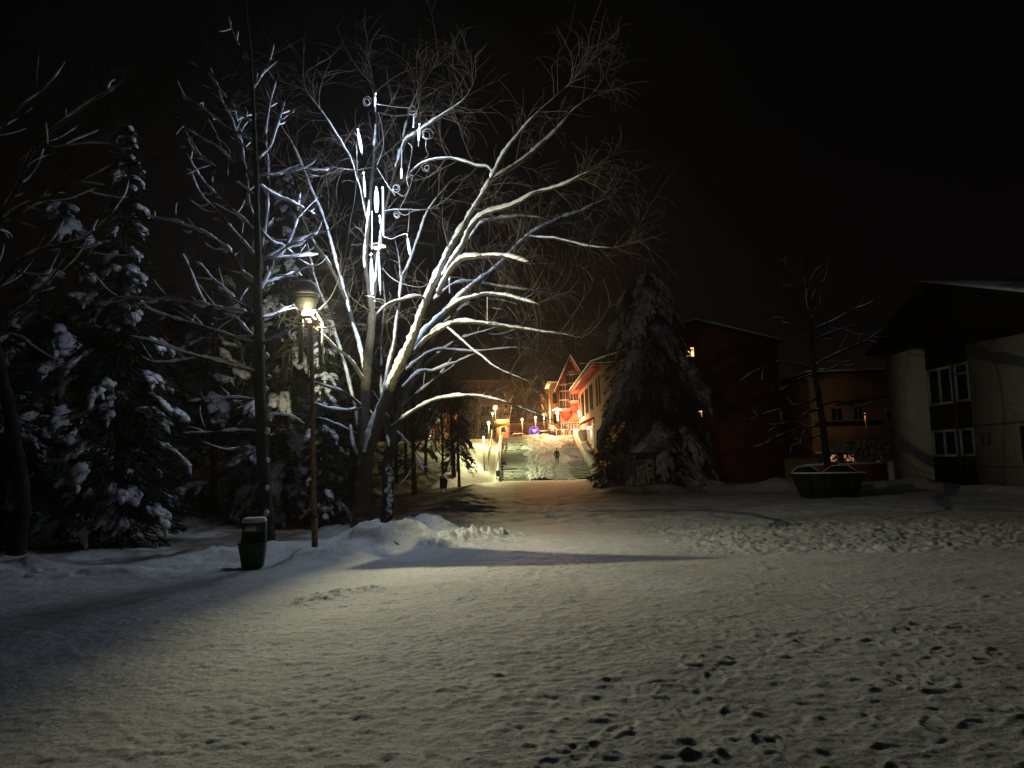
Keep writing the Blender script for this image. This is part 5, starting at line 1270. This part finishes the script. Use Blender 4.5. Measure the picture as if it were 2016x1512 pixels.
# ------------------------------------------------------------ spruces
def spruce(name, label, px_, D, top_py, wpx, seed, snowamt=.5, clump=1.0, nb=150, shape=1.0, group=None, zb=None, low=.04, drop=.55, fol=1.0, twigs=False, finger=1.0, sdens=1.0, flen=1.0):
    c = P(px_, 1000, D); x, y = c[0], D; z = hz(x, y) if zb is None else zb
    top = P(px_, top_py, D)[2]; h = top - z; Rm = wpx * D / FPX / 2
    g = np.random.default_rng(seed); t = thing(name, (x, y, z), label, "tree", group)
    MB().cyl((x, y, z - .3), (x, y, z + h * .97), max(.08, h * .016), .01, 8).make("trunk", M['bark_dark'], t, True)
    u = np.sort(g.uniform(low, 1, nb)) ; u = low + (1 - low) * (1 - (1 - (u - low) / (1 - low)) ** 1.15)
    az = g.uniform(0, 2 * math.pi, nb)
    prof = np.clip((1 - u) ** shape, 0, 1) * (1 - .25 * sstep(.2, 0, u))
    L = (Rm * prof * g.uniform(.72, 1.12, nb) + .10)
    n = 9; tt_ = np.linspace(0, 1, n)
    dx, dy = np.cos(az), np.sin(az)
    z0 = z + u * h
    Rr = L[:, None] * tt_[None]
    Zr = z0[:, None] + .22 * L[:, None] * tt_ - drop * L[:, None] * tt_ ** 2
    Zr = np.maximum(Zr, z + .08)
    Ps = np.stack([x + dx[:, None] * Rr, y + dy[:, None] * Rr, Zr], -1)
    # foliage: many needle sprays (small bent quads)
    nf = int(22 * fol); cnt = np.maximum(4, (nf * (L / Rm) ** .8 * 3).astype(int)); idx = np.repeat(np.arange(nb), cnt); m = len(idx)
    tq = g.uniform(.12, 1.02, m) ** .8; k_ = np.clip((tq * (n - 1)).astype(int), 0, n - 2); f = (tq * (n - 1) - k_)[:, None]
    pos = Ps[idx, k_] * (1 - f) + Ps[idx, k_ + 1] * f
    wd = L[idx] * .30 * (1.05 - tq) + .10
    lat = np.stack([-dy[idx], dx[idx], np.zeros(m)], 1); off = g.uniform(-1, 1, m)
    pos = pos + lat * (off * wd)[:, None] + np.array([0, 0, 1.0]) * (-np.abs(off) * wd * .5 - g.uniform(0, .12, m) * (1 + L[idx] * .3))[:, None]
    out = np.stack([dx[idx], dy[idx], np.full(m, -.35)], 1) + lat * (off * .7)[:, None] + g.normal(0, .25, (m, 3)); out /= np.linalg.norm(out, axis=1, keepdims=True)
    sz = g.uniform(.10, .22, m) * (.7 + .25 * h / 10)
    sd = np.cross(out, g.standard_normal((m, 3))); sd /= np.linalg.norm(sd, axis=1, keepdims=True)
    a = pos - out * sz[:, None] * .5; b_ = pos + out * sz[:, None]
    w_ = sd * (sz * .24)[:, None]
    V = np.stack([a - w_ * .5, a + w_ * .5, b_ + w_ * .25 + [0, 0, -.03], b_ - w_ * .25 + [0, 0, -.03]], 1).reshape(-1, 3)
    F = np.arange(m * 4).reshape(-1, 4)
    # limbs inside
    tb = TB(); tb.add(Ps, np.clip(L, .2, 3)[:, None] * .012 * np.linspace(1, .3, n)[None], 4)
    tb.make("branches", M['bark_dark'], t)
    build("crown", V, F, M['needle'], t, False)
    # snow pads
    C = []; A = []; B_ = []; Cc = []
    has = g.random(nb) < snowamt
    for k in np.nonzero(has)[0]:
        mm = int(max(2, round((2 + L[k] * 3.2) * sdens)))
        t_c = g.uniform(.35, 1.0, 1)[0] if L[k] > .8 else .7
        for q_ in range(mm):
            tq = np.clip(t_c + g.normal(0, .16), .2, 1.02); kk = min(int(tq * (n - 1)), n - 2); ff = tq * (n - 1) - kk
            p = Ps[k, kk] * (1 - ff) + Ps[k, kk + 1] * ff; tg = Ps[k, kk + 1] - Ps[k, kk]; tg /= np.linalg.norm(tg)
            l_ = np.array([-dy[k], dx[k], 0]); nn = np.cross(tg, l_); nn *= np.sign(nn[2] + 1e-9)
            o_ = g.uniform(-1, 1) * L[k] * .16
            s_ = clump * g.uniform(.55, 1.2) * (.055 + .045 * min(L[k], 2.4))
            C.append(p + l_ * o_ + nn * s_ * .45 - np.array([0, 0, abs(o_) * .5])); A.append(tg * s_ * 1.5); B_.append(l_ * s_ * 1.05); Cc.append(nn * s_ * .6)
            if g.random() < .55 * finger:      # a drooping finger of snow
                d_ = (tg * .5 + l_ * g.uniform(-.7, .7) + np.array([0, 0, -.75])); d_ /= np.linalg.norm(d_)
                e_ = np.cross(d_, l_ + .01); e_ /= np.linalg.norm(e_) + 1e-9; f_ = np.cross(d_, e_); s2 = s_ * g.uniform(.7, 1.3)
                C.append(C[-1] + d_ * s_ * 1.2 * flen); A.append(d_ * s2 * 1.4 * flen); B_.append(e_ * s2 * .42); Cc.append(f_ * s2 * .42)
    if C:
        Vb, Fb = blobs(np.array(C), np.array(A), np.array(B_), np.array(Cc), ICO2, .22, seed)
        build("snow", Vb, Fb, M['clump'], t, True)
    return t

spruce("spruce", "pointed spruce heavy with drooping clumps of snow on the left", 232, 18.2, 243, 290, 51, .29, 1.2, 320, .95, drop=.62)
spruce("spruce", "broad dark spruce with big rounded snow pads behind the pointed one, far left", 110, 21.5, 395, 330, 52, .28, 2.0, 150, .55, drop=.7, finger=.5)
spruce("spruce", "dark spruce at the left edge with few low clumps of snow", 5, 19.5, 640, 230, 53, .22, 1.5, 90, .8)
spruce("spruce", "shaggy snow-clotted spruce behind the larch and the lamp dome", 560, 23.5, 330, 250, 54, .26, 1.4, 230, .85, drop=.75)
spruce("spruce", "small snowy spruce right of the lamp pole base", 640, 20.5, 600, 95, 55, .6, 1.2, 110, .8, drop=.6)
spruce("spruce", "dark spruce in the wood behind the larch trunk", 420, 25.5, 470, 250, 56, .22, 1.4, 140, .8)
spruce("spruce", "big shaggy spruce hung with snow in front of the red house", 1293, 52, 538, 232, 57, .17, 1.7, 520, .30, low=.03, drop=.9, fol=1.8, finger=3, sdens=2.4, flen=1.7)
spruce("spruce", "dark drooping spruce at the edge of the lit bank", 905, 62, 760, 90, 58, .10, 1.2, 110, .7, drop=.95, low=.25, fol=1.5)
for px_, D, tp, w_, lab in [(330, 34, 560, 190, "black spruce in the wood behind the pointed snowy one"), (700, 38, 560, 170, "black spruce in the wood behind the great tree"),
                       (800, 58, 690, 120, "dark spruce rising behind the black-trunked tree"), (200, 40, 500, 220, "dark spruce deep in the wood on the left"),
                       (610, 44, 600, 160, "dark spruce deep in the wood behind the lamp post"), (60, 33, 600, 200, "dark spruce deep in the wood at the left edge"),
                       (480, 48, 620, 170, "dark spruce deepest in the wood, left of centre"), (860, 84, 770, 80, "dark spruce standing high up on the bank")]:
    spruce("spruce", lab, px_, D, tp, w_, 60 + px_, .12, 1.6, 110, .75, fol=1.3, group='dark spruces deep in the wood')
spruce("spruce", "low dark snowy bush-like spruce right of the stairs", 1200, 50, 850, 90, 71, .5, 1.1, 80, .6, fol=1.2)
spruce("spruce", "low snow-dotted spruce between the column and the skip", 1335, 50, 905, 110, 72, .5, 1.0, 70, .6, fol=1.2)
# lit hedge behind the low wall
hg = thing("hedge", (24, 56, 0), "orange-lit snowy hedge behind the low wall", "hedge")
g = np.random.default_rng(4); m = 900
C = np.stack([g.uniform(23, 31, m), g.uniform(56, 58, m), .5 + g.uniform(0, 2.4, m)], 1)
Dv = g.normal(0, .6, (m, 3)) + [0, 0, 1]; A, RA = shoots(C, Dv, g.uniform(.4, 1.0, m), 5, g.uniform(.01, .02, m), 0, 1, 4); w = TB(); w.add(A, RA, 3); w.make("twigs", M['bark'], hg)
m = 700; C = np.stack([g.uniform(23, 31, m), g.uniform(55.8, 57.5, m), .4 + g.uniform(0, 2.3, m)], 1); sz = g.uniform(.05, .14, m)
Vb, Fb = blobs(C, np.c_[sz, sz * 0, sz * 0], np.c_[sz * 0, sz, sz * 0], np.c_[sz * 0, sz * 0, sz * .7], ICO1, .3); build("snow", Vb, Fb, M['clump'], hg, True)

# ------------------------------------------------------------ the glowing tubes and their cables
tube_on = emat("led_white", (.62, .76, 1.0), 5.0)
tube_lo = emat("led_faint", (.72, .80, 1.0), .9)
clear = mat("clear_tube", (.62, .66, .72), .3)
def led(pts, lit, label, s=1.0, rr_=.020, D=18.2):
    (xa, ya), (xb, yb) = pts; a = P(xa, ya, D); b_ = P(xb, yb, D)
    t = thing("light_tube", b_ if b_[2] < a[2] else a, label, "light tube", "glowing tubes hung in the great tree")
    d = b_ - a; L = np.linalg.norm(d)
    MB().cyl(a + d / L * .0, a - d / L * .05, .022, k=8).make("cap", M['steel'], t)
    def cyl_(t0, t1, m, nm, r):
        n_ = 7; r = r * (1.45 if m in (tube_on, tube_mid) else 1); u_ = np.linspace(t0, t1, n_); prf = np.sin(np.linspace(.25, math.pi - .25, n_)) ** .5 if m is tube_on else np.ones(n_)
        tb = TB(); tb.add(np.array([a + d * k for k in u_]), r * prf, 8); tb.make(nm, m, t)
    if lit is None: cyl_(0, 1, clear, "tube", .013); return
    t0, t1 = lit
    if t0 > .05: cyl_(0, t0, tube_lo if s > .4 else clear, "tube", .012)
    cyl_(t0, t1, tube_on if s > .6 else tube_mid, "lit_tube", rr_)
    I_ = TUBE * (1 if s > .6 else .25) * 2 * rr_ * L * (t1 - t0) * .9      # shared by two lights just off the ends of the lit part
    for k_, u_ in ((0, t0 - .03 / L), (1, t1 + .03 / L)):
        point("led_light", a + d * u_ + np.array([0, -.035, 0]), I_ / 2 * 4 * math.pi, (.60, .74, 1.0), .015, t)
    if t1 < .95: cyl_(t1, 1, tube_lo, "tube", .012)
tube_mid = emat("led_mid", (.62, .76, 1.0), 2.6)
led([(705,258),(713,304)], (.05, .92), "bright glowing tube high on the left of the tree, uppermost of the left pair", 1, .026)
led([(716,342),(719,390)], (.1, .95), "glowing tube hanging below the uppermost left one", 1, .018)
led([(741,372),(741.5,420)], (.02, .95), "widest and brightest glowing tube in the middle of the tree", 1, .040)
led([(753.7,371),(754.3,466)], (.02, .98), "long thin glowing tube right of the brightest one", .5, .016)
led([(732,420),(732,490)], None, "unlit tube hanging just under the brightest one")
led([(748,428),(751,478)], (.02, .25), "short tube with only its top lit, right of the trunk", 1, .017)
led([(730.6,502),(733,582)], (.1, .98), "long glowing tube low on the trunk, left of the lowest pair", 1, .030)
led([(745,500),(749,580)], (.02, .9), "long glowing tube low on the trunk, right of the lowest pair", 1, .018)
led([(790.8,298),(790,352)], (.62, .98), "tube right of the trunk with only its tip lit, above a coil of cable", 1, .018)
led([(825.5,246),(823.6,288)], (.1, .75), "glowing tube hanging from the upper right snowy branch", 1, .019)
led([(801.4,463),(807.5,506)], (.15, .9), "tilted glowing tube hanging free right of the trunk", 1, .021)
led([(883.6,533),(885,577)], (.02, .42), "small tube with a bright top, hanging from the right limb", 1, .016)
led([(814.5,231),(813.6,251)], None, "short unlit tube beside the upper right coil of cable")
led([(739.5,186),(738,212)], (.2, .9), "topmost small glowing tube near the tip of the tree", 1, .014)
led([(959.5,584),(959.5,641)], None, "unlit white tube dangling from the stub at far right of the tree")

def cable(pts, label, D=18.2, D1=None, r=.008, nm="cable", cat="cable"):
    D1 = D if D1 is None else D1
    pts = np.array(pts, float); s = np.linspace(0, 1, len(pts))
    W = np.array([P(x, y, D + (D1 - D) * t) for (x, y), t in zip(pts, s)]); q, rr_, L = resample(W, np.full(len(W), r), max(12, len(W) * 7))
    tb = TB(); tb.add(q, rr_, 5); o = tb.make(nm, M['cable'], None); tag(o, label, cat); return o
cable([(628,609),(652,583),(669,543),(682,490),(690,434),(699,385),(702,325),(702,285)], "long pale cable rising from the lamp dome into the tree", 15.0, 18.2)
cable([(752,527),(771,547),(798,560),(828,565),(849,556)], "pale cable sagging from the trunk to the right limb")
cable([(756,466),(771,470),(785,464),(801,459)], "short cable joining the long thin tube and the tilted tube")
cable([(806,411),(805,437),(803,457)], "cable from which the tilted tube hangs")
cable([(781,412),(790,421),(800,423),(812,416),(826,413)], "cable sagging along the thin level branch")
cable([(803,281),(811,292),(806,325),(801,351),(804,372),(795,386),(783,380)], "cable looping down past the tip-lit tube")
cable([(801,352),(812,345),(806,372),(790,405),(783,415)], "cable dropping to the small coil by the level branch")
cable([(742,205),(775,210),(805,212),(812,205)], "cable stretched across the top of the tree")
cable([(811,205),(820,185),(824,205),(818,232)], "loop of cable at the top right of the tree")
cable([(742,330),(752,346),(763,364),(778,385)], "cable sloping right from the trunk above the brightest tube")
cable([(745,222),(752,250),(755,285),(748,310),(742,325)], "cable dangling beside the upper trunk")
cable([(840,272),(838,290),(843,305),(836,312)], "end of cable hanging below the big coil")
cable([(1140,716),(1190,713),(1240,710),(1330,705)], "thin wire strung across to the big spruce", 80, 54, .02, "overhead_wire", "wire")
def coil(cx_, cy_, r, label, D=18.15, turns=3):
    T = np.linspace(0, turns * 6.283, turns * 14); g = np.random.default_rng(int(cx_)); W = []
    for k, a in enumerate(T):
        rr_ = r * (.78 + .3 * math.sin(k * .23 + cx_) + .12 * math.sin(k * .61)); W.append(P(cx_ + rr_ * math.cos(a) * (1 - .1 * math.sin(a * .5)), cy_ + rr_ * math.sin(a), D + .03 * math.sin(a * 1.7)))
    tb = TB(); tb.add(np.array(W), np.full(len(W), .006), 5); tag(tb.make("cable_coil", M['cable'], None), label, "cable coil", "coils of spare cable in the tree")
coil(841, 265, 11, "largest coil of pale cable, hanging from the upper right snowy branch")
coil(839, 330, 7.5, "coil of cable on the level branch that joins the right limb")
coil(780, 370, 7.5, "tight coil of cable below the tip-lit tube")
coil(781, 423, 6, "smallest coil of cable, on the thin level branch")
coil(811, 216, 9, "loose coil of cable near the top right of the tree", turns=2)
coil(722, 200, 9, "loose coil of cable at the top left beside the topmost tube", turns=2)
# junction box and tangle where the lower tubes hang
c = P(747, 487, 18.45)
jb = thing("junction_box", c, "yellowish taped junction of cables on the trunk above the lowest tubes", "junction box")
Vb, Fb = blobs(np.array([c, c + [.09, 0, .02], c + [-.08, 0, .0]]), np.array([[.09, 0, .03], [.08, 0, -.02], [.07, 0, 0]]), np.array([[0, .05, 0]] * 3), np.array([[0, 0, .045]] * 3), ICO2, .25)
build("tape", Vb, Fb, mat("tan_tape", (.65, .55, .32), .6), jb, True)
tb = TB(); g = np.random.default_rng(6)
for k in range(6):
    T = np.linspace(0, 6.28 * 1.3, 22); a = g.uniform(.05, .16); W = c + np.stack([-.08 + a * np.cos(T + k), .02 * np.sin(T * 2), .05 + a * .5 * np.sin(T + k)], 1); tb.add(W, np.full(22, .007), 5)
tb.make("tangle", M['cable'], jb)

# festoon of cold bulbs glimpsed through the trees, left
sl_ = thing("light_string", (P(846, 840, 100)[0], 100, STZ), "vertical string of cold white bulbs glimpsed through the trees left of the bank", "light string")
wire = TB(); pts_ = [P(x_, y_, 100) for x_, y_ in [(846,806),(843,820),(842,830),(845,842),(849,850),(847,858),(845,864)]]
wire.add(np.array(pts_), np.full(7, .015), 4); wire.make("wire", M['darkmetal'], sl_)
cw = emat("cold_bulb", (.75, .85, 1), 6)
for p in pts_:
    Vb, Fb = blobs(np.array([p]), np.array([[.06, 0, 0]]), np.array([[0, .06, 0]]), np.array([[0, 0, .10]]), ICO1, 0); build("bulb", Vb, Fb, cw, sl_, True)
MB().cyl((pts_[0][0] - .1, 100.1, STZ - .3), (pts_[0][0] - .1, 100.1, pts_[0][2] + .1), .04, k=8).make("mast", M['darkmetal'], sl_)

# a dark stick fallen on the snow heap
tb = TB(); tb.add(np.array([P(776, 1070, 15.3), P(781, 1073, 15.25), P(786, 1076, 15.2)]) + [0, 0, .03], np.array([.018, .016, .012]), 6)
tag(tb.make("fallen_stick", M['bark_dark']), "short dark stick lying on the snow heap", "stick")

# ================================================================== night air: a faint even mist that lets the lamps glow
hm = bpy.data.materials.new("mist"); hm.use_nodes = True; t = hm.node_tree; t.nodes.clear()
o = t.nodes.new("ShaderNodeOutputMaterial"); pv = t.nodes.new("ShaderNodeVolumePrincipled")
pv.inputs["Color"].default_value = (.9, .92, .95, 1); pv.inputs["Density"].default_value = 0.0003; pv.inputs["Anisotropy"].default_value = 0.7
t.links.new(pv.outputs[0], o.inputs["Volume"])
hb_ = MB().b2(-950, 950, -60, 960, -9, 75).make("haze", hm); tag(hb_, "faint frosty night air hanging over the square", kind="stuff")
